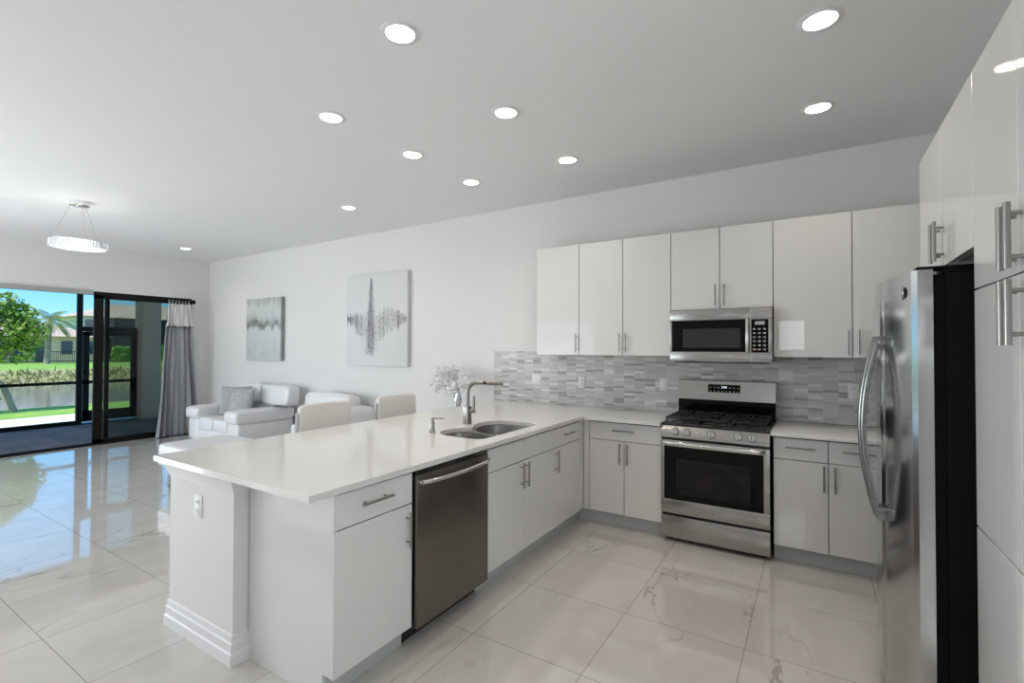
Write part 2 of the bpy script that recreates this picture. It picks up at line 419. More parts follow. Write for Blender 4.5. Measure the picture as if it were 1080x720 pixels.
class MB:
    def __init__(self):
        self.bm = bmesh.new()

    def box(self, x0, x1, y0, y1, z0, z1, bev=0.0, seg=2):
        g = bmesh.ops.create_cube(self.bm, size=1)['verts']
        for v in g:
            v.co = Vector(((x0 + x1) / 2 + v.co.x * (x1 - x0), (y0 + y1) / 2 + v.co.y * (y1 - y0), (z0 + z1) / 2 + v.co.z * (z1 - z0)))
        if bev:
            es = list({ed for v in g for ed in v.link_edges})
            bmesh.ops.bevel(self.bm, geom=es, offset=bev, segments=seg, affect='EDGES', profile=0.5)
        return self

    def rings(self, rings, closed_u=True, cap=True, loop=False):
        R = [[self.bm.verts.new(p) for p in ring] for ring in rings]
        n = len(R[0])
        pairs = list(zip(R, R[1:])) + ([(R[-1], R[0])] if loop else [])
        for a, b in pairs:
            for i in range(n if closed_u else n - 1):
                j = (i + 1) % n
                try: self.bm.faces.new((a[i], a[j], b[j], b[i]))
                except ValueError: pass
        if cap and closed_u and not loop:
            try: self.bm.faces.new(list(reversed(R[0])))
            except ValueError: pass
            try: self.bm.faces.new(R[-1])
            except ValueError: pass
        return self

    def tube(self, pts, r, seg=10, loop=False, flat=1.0):
        pts = [Vector(p) for p in pts]
        rs = r if isinstance(r, (list, tuple)) else [r] * len(pts)
        rings = []
        nrm = None
        for i, p in enumerate(pts):
            if loop: t = pts[(i + 1) % len(pts)] - pts[i - 1]
            elif i == 0: t = pts[1] - pts[0]
            elif i == len(pts) - 1: t = pts[-1] - pts[-2]
            else: t = (pts[i + 1] - p).normalized() + (p - pts[i - 1]).normalized()
            t.normalize()
            if nrm is None:
                nrm = t.orthogonal() if abs(t.z) > 0.99 else t.cross(Vector((0, 0, 1)))
            nrm = (nrm - t * nrm.dot(t)).normalized()
            b = t.cross(nrm)
            rings.append([p + nrm * math.cos(2 * PI * k / seg) * rs[i] + b * math.sin(2 * PI * k / seg) * rs[i] * flat for k in range(seg)])
        return self.rings(rings, loop=loop)

    def cyl(self, p0, p1, r, r1=None, seg=18):
        return self.tube([p0, p1], [r, r if r1 is None else r1], seg)

    def lathe(self, prof, cx, cy, seg=24, cap=False):
        return self.rings([[(cx + r * math.cos(2 * PI * k / seg), cy + r * math.sin(2 * PI * k / seg), z) for k in range(seg)] for r, z in prof], cap=cap)

    def prism(self, pts, axis, a0, a1):
        def P(u, v, a):
            return {'x': (a, u, v), 'y': (u, a, v), 'z': (u, v, a)}[axis]
        self.rings([[P(u, v, a0) for u, v in pts], [P(u, v, a1) for u, v in pts]])
        return self

    def cushion(self, cx, cy, cz, sx_, sy_, sz_, e1=0.35, e2=0.35, nu=28, nv=16, rot=0.0, lean=0.0):
        def sp(c, e_): return math.copysign(abs(c) ** e_, c)
        Rm = Matrix.Rotation(rot, 3, 'Z') @ Matrix.Rotation(lean, 3, 'X')
        rings = []
        for j in range(nv + 1):
            th = -PI / 2 + PI * j / nv
            th = max(-PI / 2 + 1e-3, min(PI / 2 - 1e-3, th))
            rings.append([Rm @ Vector((sx_ / 2 * sp(math.cos(th), e1) * sp(math.cos(2 * PI * k / nu), e2),
                                       sy_ / 2 * sp(math.cos(th), e1) * sp(math.sin(2 * PI * k / nu), e2),
                                       sz_ / 2 * sp(math.sin(th), e1))) + Vector((cx, cy, cz)) for k in range(nu)])
        return self.rings(rings)

    def plate(self, outer, holes, z0, z1, bev=0.0):
        bm = self.bm
        loops = []
        edges = []
        for poly in [outer] + holes:
            vs = [bm.verts.new((x, y, z1)) for x, y in poly]
            es = [bm.edges.new((vs[i], vs[(i + 1) % len(vs)])) for i in range(len(vs))]
            loops.append((vs, es)); edges += es
        r = bmesh.ops.triangle_fill(bm, edges=edges, use_beauty=True, use_dissolve=False)
        top = [g for g in r['geom'] if isinstance(g, bmesh.types.BMFace)]
        ex = bmesh.ops.extrude_face_region(bm, geom=top)
        for v in [g for g in ex['geom'] if isinstance(g, bmesh.types.BMVert)]:
            v.co.z = z0
        return self

    def quad(self, a, b, c, d):
        self.bm.faces.new([self.bm.verts.new(p) for p in (a, b, c, d)])
        return self

    def build(self, name, m, parent=None, smooth=40, org=None):
        o_ = Vector(ORG[parent]) if parent else Vector(org or (0, 0, 0))
        bmesh.ops.recalc_face_normals(self.bm, faces=self.bm.faces)
        for v in self.bm.verts: v.co -= o_
        me = bpy.data.meshes.new(name)
        self.bm.to_mesh(me); self.bm.free()
        me.materials.append(m)
        if smooth:
            for p in me.polygons: p.use_smooth = True
            me.set_sharp_from_angle(angle=math.radians(smooth))
        o = bpy.data.objects.new(name, me)
        C.objects.link(o)
        if parent: o.parent = parent
        else: o.location = o_
        ORG[o] = tuple(o_)
        return o


def tag(o, label, cat, group=None, kind=None):
    o['label'] = label
    o['category'] = cat
    if group: o['group'] = group
    if kind: o['kind'] = kind
    return o


def thing(name, label, cat, loc, group=None):
    o = bpy.data.objects.new(name, None)
    o.empty_display_size = 0.1
    C.objects.link(o); o.location = loc
    ORG[o] = tuple(loc)
    return tag(o, label, cat, group)


def struct(name, mb, m, parent=None, smooth=None, label=None):
    o = mb.build(name, m, parent, smooth)
    if parent is None:
        o['kind'] = 'structure'
        if label: o['label'] = label
    return o


def dup(root, loc, label=None):
    r = root.copy(); C.objects.link(r); r.location = loc
    if label: r['label'] = label
    for ch in list(root.children):
        c = ch.copy(); C.objects.link(c); c.parent = r
        for g in list(ch.children):
            d = g.copy(); C.objects.link(d); d.parent = c
    return r


# ------------------------------------------------------------------ room shell
YW, XL, XR, YN, ZC = 4.49, -9.30, 1.12, -2.5, 3.035

LIGHTS = [(-1.71, 1.692, 'large recessed downlight above the near end of the peninsula'),
          (0.034, 2.663, 'large recessed downlight nearest the tall pantry'),
          (-1.70, 2.634, 'recessed downlight above the sink side of the peninsula'),
          (0.030, 3.629, 'recessed downlight above the floor before the microwave, farther of the right pair'),
          (-2.729, 2.071, 'recessed downlight over the living side, leftmost of the three behind the large one'),
          (-2.704, 2.818, 'small recessed downlight in the middle of the living-side diagonal row of three'),
          (-1.70, 3.566, 'recessed downlight nearest the leftmost upper cabinets'),
          (-2.689, 3.576, 'small recessed downlight last of the diagonal row towards the back wall'),
          (-4.327, 3.525, 'small recessed downlight above the large chandelier-like painting'),
          (-8.279, 3.65, 'tiny far recessed downlight in the corner by the curtain')]
# more cans continue the same grid over the rest of the room, behind the photographer
UNSEEN = [(-0.0, 1.0), (-1.7, 0.3), (0.0, -0.8), (-1.7, -1.2), (-4.3, 0.2), (-4.3, -1.4), (-6.4, -0.6), (-8.3, 0.0)]


def circle(cx, cy, r, n=28):
    return [(cx + r * math.cos(2 * PI * k / n), cy + r * math.sin(2 * PI * k / n)) for k in range(n)]


struct('floor', MB().box(XL - 0.12, XR + 0.12, YN - 0.12, YW + 0.12, -0.1, 0.0), M['floor'])
struct('ceiling', MB().plate([(XL - .12, YN - .12), (XR + .12, YN - .12), (XR + .12, YW + .12), (XL - .12, YW + .12)],
                             [circle(x, y, 0.073) for x, y, *_ in LIGHTS + UNSEEN], ZC, ZC + 0.12), M['ceiling'])
struct('trim_1', MB().box(-12.37, XR + 0.3, YN - 0.3, YW + 0.8, ZC + 0.16, ZC + 0.3), M['ceiling'], label='roof deck over the rooms and lanai')
struct('wall_back', MB().box(XL - .12, XR + .12, YW, YW + .12, 0, ZC), M['wall'])
struct('wall_right', MB().box(XR, XR + .12, 1.2, YW, 0, ZC).box(XR, XR + .12, YN, -.1, 0, ZC).box(XR, XR + .12, -.1, 1.2, 0, .35).box(XR, XR + .12, -.1, 1.2, 2.25, ZC), M['wall'])
DY0, DY1, DZ = 0.2, 4.2, 2.345
struct('wall_left', MB().box(XL - .12, XL, DY1, YW, 0, ZC).box(XL - .12, XL, YN, -2.15, 0, ZC).box(XL - .12, XL, .05, DY0, 0, ZC).box(XL - .12, XL, -2.15, .05, 0, .15).box(XL - .12, XL, -2.15, .05, DZ, ZC).box(XL - .12, XL, DY0, DY1, DZ, ZC), M['wall'])
# rear wall, with a wide glazed opening over the living room and a small window
wr = MB()
for x0, x1, z0, z1 in ((XL, -8.0, 0, ZC), (-8.0, -4.4, 2.35, ZC), (-4.4, -0.62, 0, ZC), (-0.62, -0.10, 0, 1.42), (-0.62, -0.10, 2.1, ZC), (-0.10, XR, 0, ZC)):
    wr.box(x0, x1, YN - .12, YN, z0, z1)
struct('wall_rear', wr, M['wall'])


def window(name, x0, x1, z0, z1, nv):
    f = MB()
    w = 0.05
    f.box(x0, x0 + w, YN - .09, YN - .03, z0, z1).box(x1 - w, x1, YN - .09, YN - .03, z0, z1)
    f.box(x0, x1, YN - .09, YN - .03, z0, z0 + w).box(x0, x1, YN - .09, YN - .03, z1 - w, z1)
    for i in range(1, nv):
        xm = x0 + (x1 - x0) * i / nv
        f.box(xm - w / 2, xm + w / 2, YN - .09, YN - .03, z0, z1)
    o = struct(name, f, M['bronze'])
    g = MB().box(x0 + w, x1 - w, YN - .063, YN - .057, z0 + w, z1 - w).build('window_glass', M['glass'], o)
    return o


window('window_1', -8.0, -4.4, 0.0, 2.35, 3)
window('window_2', -0.62, -0.10, 1.42, 2.1, 1)

f = MB()
for a, b in ((-2.15, -2.10), (-1.075, -1.025), (0.0, .05)): f.box(XL - .09, XL - .03, a, b, .15, DZ)
f.box(XL - .09, XL - .03, -2.15, .05, .15, .20).box(XL - .09, XL - .03, -2.15, .05, DZ - .05, DZ)
o = struct('added_window_side', f, M['bronze'])  # invented window out of view, put in for the side fill lamp
MB().box(XL - .063, XL - .057, -2.1, 0, .2, DZ - .05).build('window_glass', M['glass'], o)

f = MB()
for a, b in ((-.1, -.05), (.525, .575), (1.15, 1.2)): f.box(XR + .03, XR + .09, a, b, .35, 2.25)
f.box(XR + .03, XR + .09, -.1, 1.2, .35, .40).box(XR + .03, XR + .09, -.1, 1.2, 2.20, 2.25)
o = struct('added_window_right', f, M['bronze'])  # invented window out of view, put in for the right fill lamp
MB().box(XR + .057, XR + .063, -.05, 1.15, .4, 2.2).build('window_glass', M['glass'], o)

# baseboards
bb = [(0, 0), (0.016, 0), (0.016, 0.10), (0.011, 0.115), (0.008, 0.135), (0, 0.135)]
struct('baseboard_back', MB().prism([(YW - u, v) for u, v in bb], 'x', XL, -3.05), M['trim'])
struct('baseboard_left', MB().prism([(XL + u, v) for u, v in bb], 'y', DY1 + 0.03, YW - 0.016), M['trim'])
struct('baseboard_rear', MB().prism([(YN + u, v) for u, v in bb], 'x', -4.35, XR), M['trim'])

# mosaic backsplash fixed to the kitchen wall
struct('trim_2', MB().box(-3.04, XR, YW - 0.009, YW, 0.9145, 1.46), M['mosaic'], label='grey stone mosaic backsplash')

# half wall carrying the overhang of the peninsula
px0, px1, py0 = -2.96, -2.327, 1.244
hw = MB().box(px0, px1, py0, 1.40, 0, 0.884).box(-2.45, px1, 1.40, YW, 0, 0.884)
struct('wall_peninsula', hw, M['wall'])


def pier_skirt(prof):
    """profile (out, z) run round the exposed pier corner: left side, front, right return"""
    m = MB()
    rings = []
    for (cx, cy), (dx, dy) in zip([(px0, 1.40), (px0, py0), (px1, py0), (px1, 1.318)], [(-1, 0), (-1, -1), (1, -1), (1, 0)]):
        rings.append([(cx + dx * u, cy + dy * u, v) for u, v in prof])
    m.rings(rings)
    return m


struct('baseboard_peninsula', pier_skirt([(0.0, 0), (0.018, 0), (0.018, 0.055), (0.013, 0.062), (0.013, 0.10), (0.009, 0.108), (0.007, 0.135), (0.0, 0.14)]), M['trim'])
struct('trim_3', pier_skirt([(0.0, 0.80), (0.004, 0.80), (0.008, 0.815), (0.022, 0.855), (0.030, 0.865), (0.030, 0.884), (0.0, 0.884)]), M['trim'], label='cove moulding under the peninsula top')

# ------------------------------------------------------------------ sliding door to the lanai
d1 = bpy.data.objects.new('door_1', None); C.objects.link(d1); d1.location = (XL, 2.2, 0); ORG[d1] = (XL, 2.2, 0)
d1['kind'] = 'structure'
fr = MB().box(XL - .1, XL + .005, DY1 - .05, DY1, 0.0, DZ).box(XL - .1, XL + .005, DY0, DY0 + .05, 0, DZ)
fr.box(XL - .1, XL + .005, DY0, DY1, DZ - .05, DZ)
fr.build('door_frame', M['bronze'], d1, None)
MB().box(XL - .1, XL + .01, DY0, DY1, 0.0, 0.022).box(XL - .07, XL - .05, DY0, DY1, .022, .035).box(XL - .03, XL - .01, DY0, DY1, .022, .035).build('sill_track', M['bronze'], d1, None)
MB().box(XL + .002, XL + .03, DY0, 2.83, DZ - .052, DZ + .012).build('head_track', M['track'], d1, None)
sp = MB().box(XL - .04, XL + .0, 2.85, 2.965, 0.03, DZ - .04).box(XL - .04, XL, 4.05, 4.15, .03, DZ - .04)
sp.box(XL - .04, XL, 2.85, 4.15, 0.03, 0.085).box(XL - .04, XL, 2.85, 4.15, DZ - .10, DZ - .045)
pa = sp.build('sliding_panel', M['bronze'], d1, None)
MB().box(XL - .023, XL - .017, 2.96, 4.06, .08, DZ - .09).build('glass_pane', M['glass'], pa, None)
MB().box(XL, XL + .035, 2.90, 2.915, 0.93, 1.2, 0.005).box(XL, XL + .02, 2.895, 2.92, 0.90, 1.22, 0.004).build('door_handle', M['bronze'], pa)
sp = MB().box(XL - .09, XL - .05, 3.0, 3.055, 0.03, DZ - .04).box(XL - .09, XL - .05, 4.1, 4.15, .03, DZ - .04)
sp.box(XL - .09, XL - .05, 3.0, 4.15, 0.03, 0.085).box(XL - .09, XL - .05, 3.0, 4.15, DZ - .10, DZ - .045)
pa2 = sp.build('sliding_panel', M['bronze'], d1, None)
MB().box(XL - .073, XL - .067, 3.05, 4.11, .08, DZ - .09).build('glass_pane', M['glass'], pa2, None)

# ------------------------------------------------------------------ cabinets
def handle(mb, a, b, out, r=0.0065, stand=0.032):
    """bar pull from a to b on a face whose outward direction is out"""
    a, b, out = Vector(a), Vector(b), Vector(out)
    o = out * stand
    mb.cyl(a + o, b + o, r, seg=12)
    for t in (0.17, 0.83):
        p = a.lerp(b, t)
        mb.cyl(p, p + o, r * 0.7, seg=10)
    return mb


G = 0.0026


class Face:
    """frame for a run of fronts: along u (x or y), outward normal"""
    def __init__(self, axis, plane, sign, th=0.019):
        self.axis, self.plane, self.sign, self.th = axis, plane, sign, th

    def box(self, mb, u0, u1, z0, z1, bev=0.0015):
        a, b = sorted((self.plane, self.plane - self.sign * self.th))
        if self.axis == 'x': return mb.box(u0, u1, a, b, z0, z1, bev, 1)
        return mb.box(a, b, u0, u1, z0, z1, bev, 1)

    def pt(self, u, z):
        return (u, self.plane, z) if self.axis == 'x' else (self.plane, u, z)

    def out(self):
        return (0, self.sign, 0) if self.axis == 'x' else (self.sign, 0, 0)

    def door(self, root, name, u0, u1, z0, z1, hu=None, hz=None, horiz=False, hl=0.172, r=0.0065):
        d = self.box(MB(), u0 + G, u1 - G, z0 + G, z1 - G).build(name, M['cab'], root)
        if hu is not None:
            if horiz: a, b = self.pt(hu - hl / 2, hz), self.pt(hu + hl / 2, hz)
            else: a, b = self.pt(hu, hz - hl / 2), self.pt(hu, hz + hl / 2)
            handle(MB(), a, b, self.out(), r).build('handle', M['nickel'], d)
        return d


ZUB, ZUT, ZDB, ZDT, ZDR = 1.432, 2.468, 0.1155, 0.724, 0.872
YU, YB, YK = 4.155, 3.870, 3.940
FU, FB = Face('x', YU, -1), Face('x', YB, -1)

# uppers on the kitchen wall
c = thing('wall_cabinet', 'leftmost white wall cabinet with one tall door', 'cabinet', (-2.09, YW, ZUB), 'white wall cabinets')
MB().box(-2.3118, -1.862, YU + .021, YW, ZUB, ZUT).build('body', M['carcass'], c, None)
FU.door(c, 'door', -2.3118, -1.861, ZUB - .004, ZUT + .002, -1.885, 1.543)
c = thing('wall_cabinet', 'two-door white wall cabinet left of the microwave', 'cabinet', (-1.44, YW, ZUB), 'white wall cabinets')
MB().box(-1.86, -1.02, YU + .021, YW, ZUB, ZUT).build('body', M['carcass'], c, None)
FU.door(c, 'door', -1.861, -1.439, ZUB - .004, ZUT + .002, -1.464, 1.543)
FU.door(c, 'door', -1.439, -1.0189, ZUB - .004, ZUT + .002, -1.408, 1.543)
c = thing('wall_cabinet', 'short two-door white wall cabinet directly above the microwave', 'cabinet', (-0.64, YW, 1.81), 'white wall cabinets')
MB().box(-1.018, -0.26, YU + .021, YW, 1.812, ZUT).build('body', M['carcass'], c, None)
FU.door(c, 'door', -1.0189, -0.6364, 1.811, ZUT + .002, -0.667, 1.921)
FU.door(c, 'door', -0.6364, -0.259, 1.811, ZUT + .002, -0.602, 1.921)
c = thing('wall_cabinet', 'wide two-door white wall cabinet right of the microwave', 'cabinet', (0.23, YW, ZUB), 'white wall cabinets')
MB().box(-0.258, 0.724, YU + .021, YW, ZUB, ZUT).build('body', M['carcass'], c, None)
FU.door(c, 'door', -0.259, 0.2332, ZUB - .004, ZUT + .002, 0.204, 1.54)
FU.door(c, 'door', 0.2332, 0.725, ZUB - .004, ZUT + .002, 0.268, 1.54)

# base units on the kitchen wall
XB0, XB2 = -1.6382, -1.0225
c = thing('base_cabinet', 'white base cabinet left of the range, one wide drawer over two doors', 'cabinet', (-1.34, YB, 0), 'white base cabinets')
MB().box(XB0 + .002, XB2, YB + .021, YW - .01, ZDB, .884).build('body', M['carcass'], c, None)
MB().box(-1.6905, XB0 - .002, YB, YB + .019, ZDB, .884, .001, 1).build('corner_filler', M['cab'], c, None)
MB().box(-1.762, XB2, YK, YK + .016, 0, ZDB + .01).build('toe_kick', M['kick'], c, None)
FB.door(c, 'drawer', XB0, XB2, ZDT, ZDR, -1.33, .812, True, .185)
FB.door(c, 'door', XB0, -1.331, ZDB, ZDT, -1.361, .623)
FB.door(c, 'door', -1.331, XB2, ZDB, ZDT, -1.297, .623)
c = thing('base_cabinet', 'white base cabinet right of the range, two drawers over two doors', 'cabinet', (0.08, YB, 0), 'white base cabinets')
MB().box(-.2464, .404, YB + .021, YW - .01, ZDB, .884).build('body', M['carcass'], c, None)
MB().box(-.2464, .404, YK, YK + .016, 0, ZDB + .01).build('toe_kick', M['kick'], c, None)
FB.door(c, 'drawer', -.2464, .0787, ZDT, ZDR, -.083, .812, True, .177)
FB.door(c, 'drawer', .0787, .404, ZDT, ZDR, .245, .812, True, .177)
FB.door(c, 'door', -.2464, .0787, ZDB, ZDT, .054, .622)
FB.door(c, 'door', .0787, .404, ZDB, ZDT, .117, .622)
c = thing('base_cabinet', 'white corner base cabinet half hidden behind the refrigerator', 'cabinet', (0.75, YB, 0), 'white base cabinets')
MB().box(.406, 1.10, YB + .021, YW - .01, ZDB, .884).build('body', M['carcass'], c, None)
FB.door(c, 'door', .404, 1.10, ZDB, ZDR)
MB().box(.405, 1.10, YK, YK + .016, 0, ZDB + .01).build('toe_kick', M['kick'], c, None)

# peninsula units, fronts facing the kitchen
XP = -1.6926
FP = Face('y', XP, 1)
XPB = -2.318
y0, y1, y2, y3, y4, y5 = 1.3122, 1.7779, 2.4086, 2.8627, 3.3147, 3.8001
KX = XP - .072
c = thing('base_cabinet', 'white end cabinet of the peninsula, one drawer over one door', 'cabinet', (-2.0, y0, 0), 'white base cabinets')
MB().prism([(XPB, 0.0), (KX, 0.0), (KX, ZDB), (XP - .004, ZDB), (XP - .004, .884), (XPB, .884)], 'y', y0 + .004, y0 + .02).build('end_panel', M['cab'], c, None)
MB().box(XPB, XP - .021, y0 + .021, y1 - .001, ZDB, .884).build('body', M['carcass'], c, None)
MB().box(KX - .016, KX, y0 + .021, y1 + .0, 0, ZDB).build('toe_kick', M['kick'], c, None)
FP.door(c, 'drawer', y0, y1, ZDT, ZDR + .004, 1.532, .809, True, .178)
FP.door(c, 'door', y0, y1, ZDB - .004, ZDT, 1.735, .606)
c = thing('base_cabinet', 'white sink base cabinet with two doors under plain fronts', 'cabinet', (-2.0, 2.86, 0), 'white base cabinets')
MB().box(XPB, XP - .021, y2 + .001, 2.43, ZDB, .884).box(XPB, XP - .021, 3.29, y4, ZDB, .884).box(XPB, XP - .021, 2.43, 3.29, ZDB, .13).box(XP - .05, XP - .021, 2.43, 3.29, .13, .884).build('body', M['carcass'], c, None)
MB().box(KX - .016, KX, y2, y4, 0, ZDB + .01).build('toe_kick', M['kick'], c, None)
FP.door(c, 'front_panel', y2, y3, ZDT, ZDR)
FP.door(c, 'front_panel', y3, y4, ZDT, ZDR)
FP.door(c, 'door', y2, y3, ZDB - .002, ZDT, y3 - .045, .63)
FP.door(c, 'door', y3, y4, ZDB - .002, ZDT, y3 + .020, .63)
c = thing('base_cabinet', 'white narrow peninsula cabinet at the inner corner, one drawer over one door', 'cabinet', (-2.0, 3.56, 0), 'white base cabinets')
MB().box(XPB, XP - .021, y4 + .001, y5 + .06, ZDB, .884).build('body', M['carcass'], c, None)
MB().box(KX - .016, KX, y4, YK, 0, ZDB + .01).build('toe_kick', M['kick'], c, None)
MB().box(XP - .019, XP, y5 + .002, YB - .001, ZDB, .884, .001, 1).build('corner_filler', M['cab'], c, None)
FP.door(c, 'drawer', y4, y5, ZDT, ZDR, 3.558, .808, True, .19)
FP.door(c, 'door', y4, y5, ZDB - .002, ZDT, 3.34, .622)

# ------------------------------------------------------------------ worktops
def dshape():
    """outline of the undermount sink opening: two lobes, straight at the front, curved at the back"""
    pts = []
    fx = -1.79
    # front edge from near to far
    def arc(cx, cy, rx, ry, a0, a1, n):
        return [(cx + rx * math.cos(math.radians(a0 + (a1 - a0) * i / n)), cy + ry * math.sin(math.radians(a0 + (a1 - a0) * i / n))) for i in range(n + 1)]
    near = arc(-1.86, 2.545, .07, .07, 270, 360, 5) + arc(-1.86, 2.745, .07, .06, 0, 90, 5) + arc(-2.06, 2.655, .15, .15, 90, 270, 14)
    far = arc(-1.86, 2.905, .07, .07, 270, 360, 5) + arc(-1.86, 3.165, .07, .07, 0, 90, 5) + arc(-2.03, 3.06, .17, .175, 90, 270, 14)
    return near, far


BOWL_N = None
def rounded(pts_ctrl, n=10):
    """closed Catmull-Rom through control points"""
    out = []
    k = len(pts_ctrl)
    for i in range(k):
        p0, p1, p2, p3 = [Vector((*pts_ctrl[(i + j - 1) % k], 0)) for j in range(4)]
        for s in range(n):
            t = s / n
            q = 0.5 * ((2 * p1) + (-p0 + p2) * t + (2 * p0 - 5 * p1 + 4 * p2 - p3) * t * t + (-p0 + 3 * p1 - 3 * p2 + p3) * t ** 3)
            out.append((q.x, q.y))
    return out


bowl_near = rounded([(-1.815, 2.52), (-1.79, 2.60), (-1.79, 2.72), (-1.815, 2.785), (-1.92, 2.815), (-2.08, 2.80), (-2.185, 2.72), (-2.195, 2.60), (-2.10, 2.505), (-1.93, 2.49)], 6)
bowl_far = rounded([(-1.815, 2.835), (-1.79, 2.90), (-1.79, 3.13), (-1.82, 3.215), (-1.95, 3.24), (-2.10, 3.215), (-2.18, 3.12), (-2.17, 2.97), (-2.08, 2.855), (-1.94, 2.825)], 6)
opening = rounded([(-1.805, 2.50), (-1.782, 2.60), (-1.782, 2.82), (-1.782, 3.13), (-1.815, 3.225), (-1.95, 3.252), (-2.11, 3.23), (-2.195, 3.12), (-2.175, 2.95), (-2.125, 2.85), (-2.165, 2.80), (-2.205, 2.70), (-2.20, 2.58), (-2.10, 2.492), (-1.93, 2.478)], 6)

ZT0, ZT = 0.886, 0.914
t = MB().plate([(-3.0, 1.178), (-1.668, 1.178), (-1.668, 3.812), (-1.0225, 3.812), (-1.0225, YW - .0005), (-3.0, YW - .0005)], [opening], ZT0, ZT).build('countertop', M['quartz'], None, 30, (-2.3, 2.8, ZT0))
tag(t, 'white quartz worktop of the peninsula running round to the range', 'countertop', 'white quartz worktops')
t = MB().box(-.2585, 1.115, 3.812, YW - .0005, ZT0, ZT, .003).build('countertop', M['quartz'], None, 30, (.4, 4.15, ZT0))
tag(t, 'short white quartz worktop between the range and the refrigerator', 'countertop', 'white quartz worktops')

# undermount sink
s = thing('kitchen_sink', 'stainless double-bowl sink let into the white peninsula top', 'sink', (-2.0, 2.86, ZT0 - .2))


def bowl(poly, depth, ztop):
    cx = sum(p[0] for p in poly) / len(poly); cy = sum(p[1] for p in poly) / len(poly)
    m = MB()
    rings = []
    for f, z in ((1.0, ztop), (.985, ztop - .01), (.95, ztop - depth * .75), (.88, ztop - depth * .95), (.7, ztop - depth), (.1, ztop - depth - .006)):
        rings.append([(cx + (x - cx) * f, cy + (y - cy) * f, z) for x, y in poly])
    R = m.rings(rings, cap=False)
    return m, cx, cy


flange = MB().plate([(-2.24, 2.44), (-1.752, 2.44), (-1.752, 3.285), (-2.24, 3.285)], [bowl_near, bowl_far], ZT0 - .004, ZT0 - .001)
flange.build('rim', M['sinksteel'], s, None)
for poly, dp in ((bowl_near, .17), (bowl_far, .2)):
    m, cx, cy = bowl(poly, dp, ZT0 - .003)
    b_ = m.build('bowl', M['sinksteel'], s, 60)
    MB().lathe([(.001, ZT0 - dp - .006), (.03, ZT0 - dp - .006), (.042, ZT0 - dp - .003), (.045, ZT0 - dp - .009)], cx, cy).build('drain', M['bright'], b_)

# faucet
fx, fy = -2.247, 2.951
f = thing('kitchen_faucet', 'brushed nickel pull-out faucet with a square base behind the sink', 'faucet', (fx, fy, ZT))
MB().box(fx - .028, fx + .028, fy - .028, fy + .028, ZT, ZT + .006, .002).box(fx - .024, fx + .024, fy - .024, fy + .024, ZT + .006, ZT + .135, .003).build('base', M['nickel'], f)
sd = Vector((0.92, 0.39, 0)).normalized()
pts = [Vector((fx, fy, ZT + .13)), Vector((fx, fy, ZT + .24))]
rad = .075
for i in range(1, 9):
    a = PI / 2 * i / 8
    pts.append(Vector((fx, fy, ZT + .24)) + sd * (rad * (1 - math.cos(a))) + Vector((0, 0, rad * math.sin(a))))
pts.append(pts[-1] + sd * .05)
MB().tube(pts, .0165, 16).build('spout', M['nickel'], f)
e0 = pts[-1]
MB().cyl(e0, e0 + sd * .025, .0135, seg=16).build('collar', M['black'], f)
hd = MB().cyl(e0 + sd * .025, e0 + sd * .15, .017, .0185)
hd.build('spray_head', M['nickel'], f)
lv = Vector((fx, fy, ZT + .10))
MB().cyl(lv + sd * .02, lv + sd * .062, .018).cyl(lv + sd * .05 + Vector((0, 0, .0)), lv + sd * .05 + Vector((0, 0, .115)), .0115, .010, 12).build('lever', M['nickel'], f)
# soap dispenser
sx0, sy0 = -2.221, 2.522
f = thing('soap_dispenser', 'brushed nickel soap pump standing in the worktop left of the faucet', 'soap dispenser', (sx0, sy0, ZT))
MB().lathe([(.0, ZT), (.023, ZT), (.024, ZT + .006), (.018, ZT + .012), (.014, ZT + .045), (.015, ZT + .07), (.010, ZT + .078), (0, ZT + .078)], sx0, sy0).build('body', M['nickel'], f)
MB().cyl((sx0, sy0, ZT + .075), (sx0, sy0, ZT + .095), .009).build('pump', M['nickel'], f)
MB().lathe([(0, ZT + .09), (.013, ZT + .09), (.013, ZT + .102), (0, ZT + .104)], sx0, sy0).tube([Vector((sx0, sy0, ZT + .097)), Vector((sx0, sy0, ZT + .097)) + sd * .075, Vector((sx0, sy0, ZT + .093)) + sd * .085], [.006, .005, .004]).build('nozzle', M['nickel'], f)

# ------------------------------------------------------------------ dishwasher
XD = -1.668
d = thing('dishwasher', 'dark steel dishwasher in the peninsula between white cabinets', 'dishwasher', (-2.0, 2.09, 0))
MB().box(XPB, XD - .03, y1 + .006, y2 - .006, .10, .882).build('tub', M['black'], d, None)
MB().box(KX - .03, KX - .01, y1 + .004, y2 - .004, 0.0, .10).build('kick_plate', M['black'], d, None)
dd = MB().box(XD - .028, XD, y1 + .009, y2 - .009, .10, .858, .004)
ddo = dd.build('door', M['slate'], d)
MB().box(XD - .03, XD - .006, y1 + .009, y2 - .009, .858, .879, .002).build('control_strip', M['black'], d)
hb = []
for i in range(15):
    t_ = i / 14
    yy = y1 + .03 + (y2 - y1 - .06) * t_
    hb.append((XD + .015 + .038 * math.sin(PI * t_) ** .6, yy, .824))
hh = MB().tube(hb, .0125, 12, flat=.9)
for yy in (y1 + .03, y2 - .03): hh.cyl((XD - .005, yy, .824), (XD + .018, yy, .824), .013)
hh.build('handle', M['bright'], ddo)
mk = MB()
for i in range(6): mk.box(XD - .001, XD + .0008, y1 + .03 + i * .017, y1 + .042 + i * .017, .838, .843)
for i in range(5): mk.box(XD - .001, XD + .0008, y1 + .03 + i * .017, y1 + .042 + i * .017, .848, .851)
mk.build('panel_print', M['logo'], ddo, None)
lg = MB()
for i in range(2): lg.box(XD - .001, XD + .0006, 2.118 + i * .018, 2.128 + i * .018, .262, .296)
lg.build('badge', M['slate'], ddo, None)

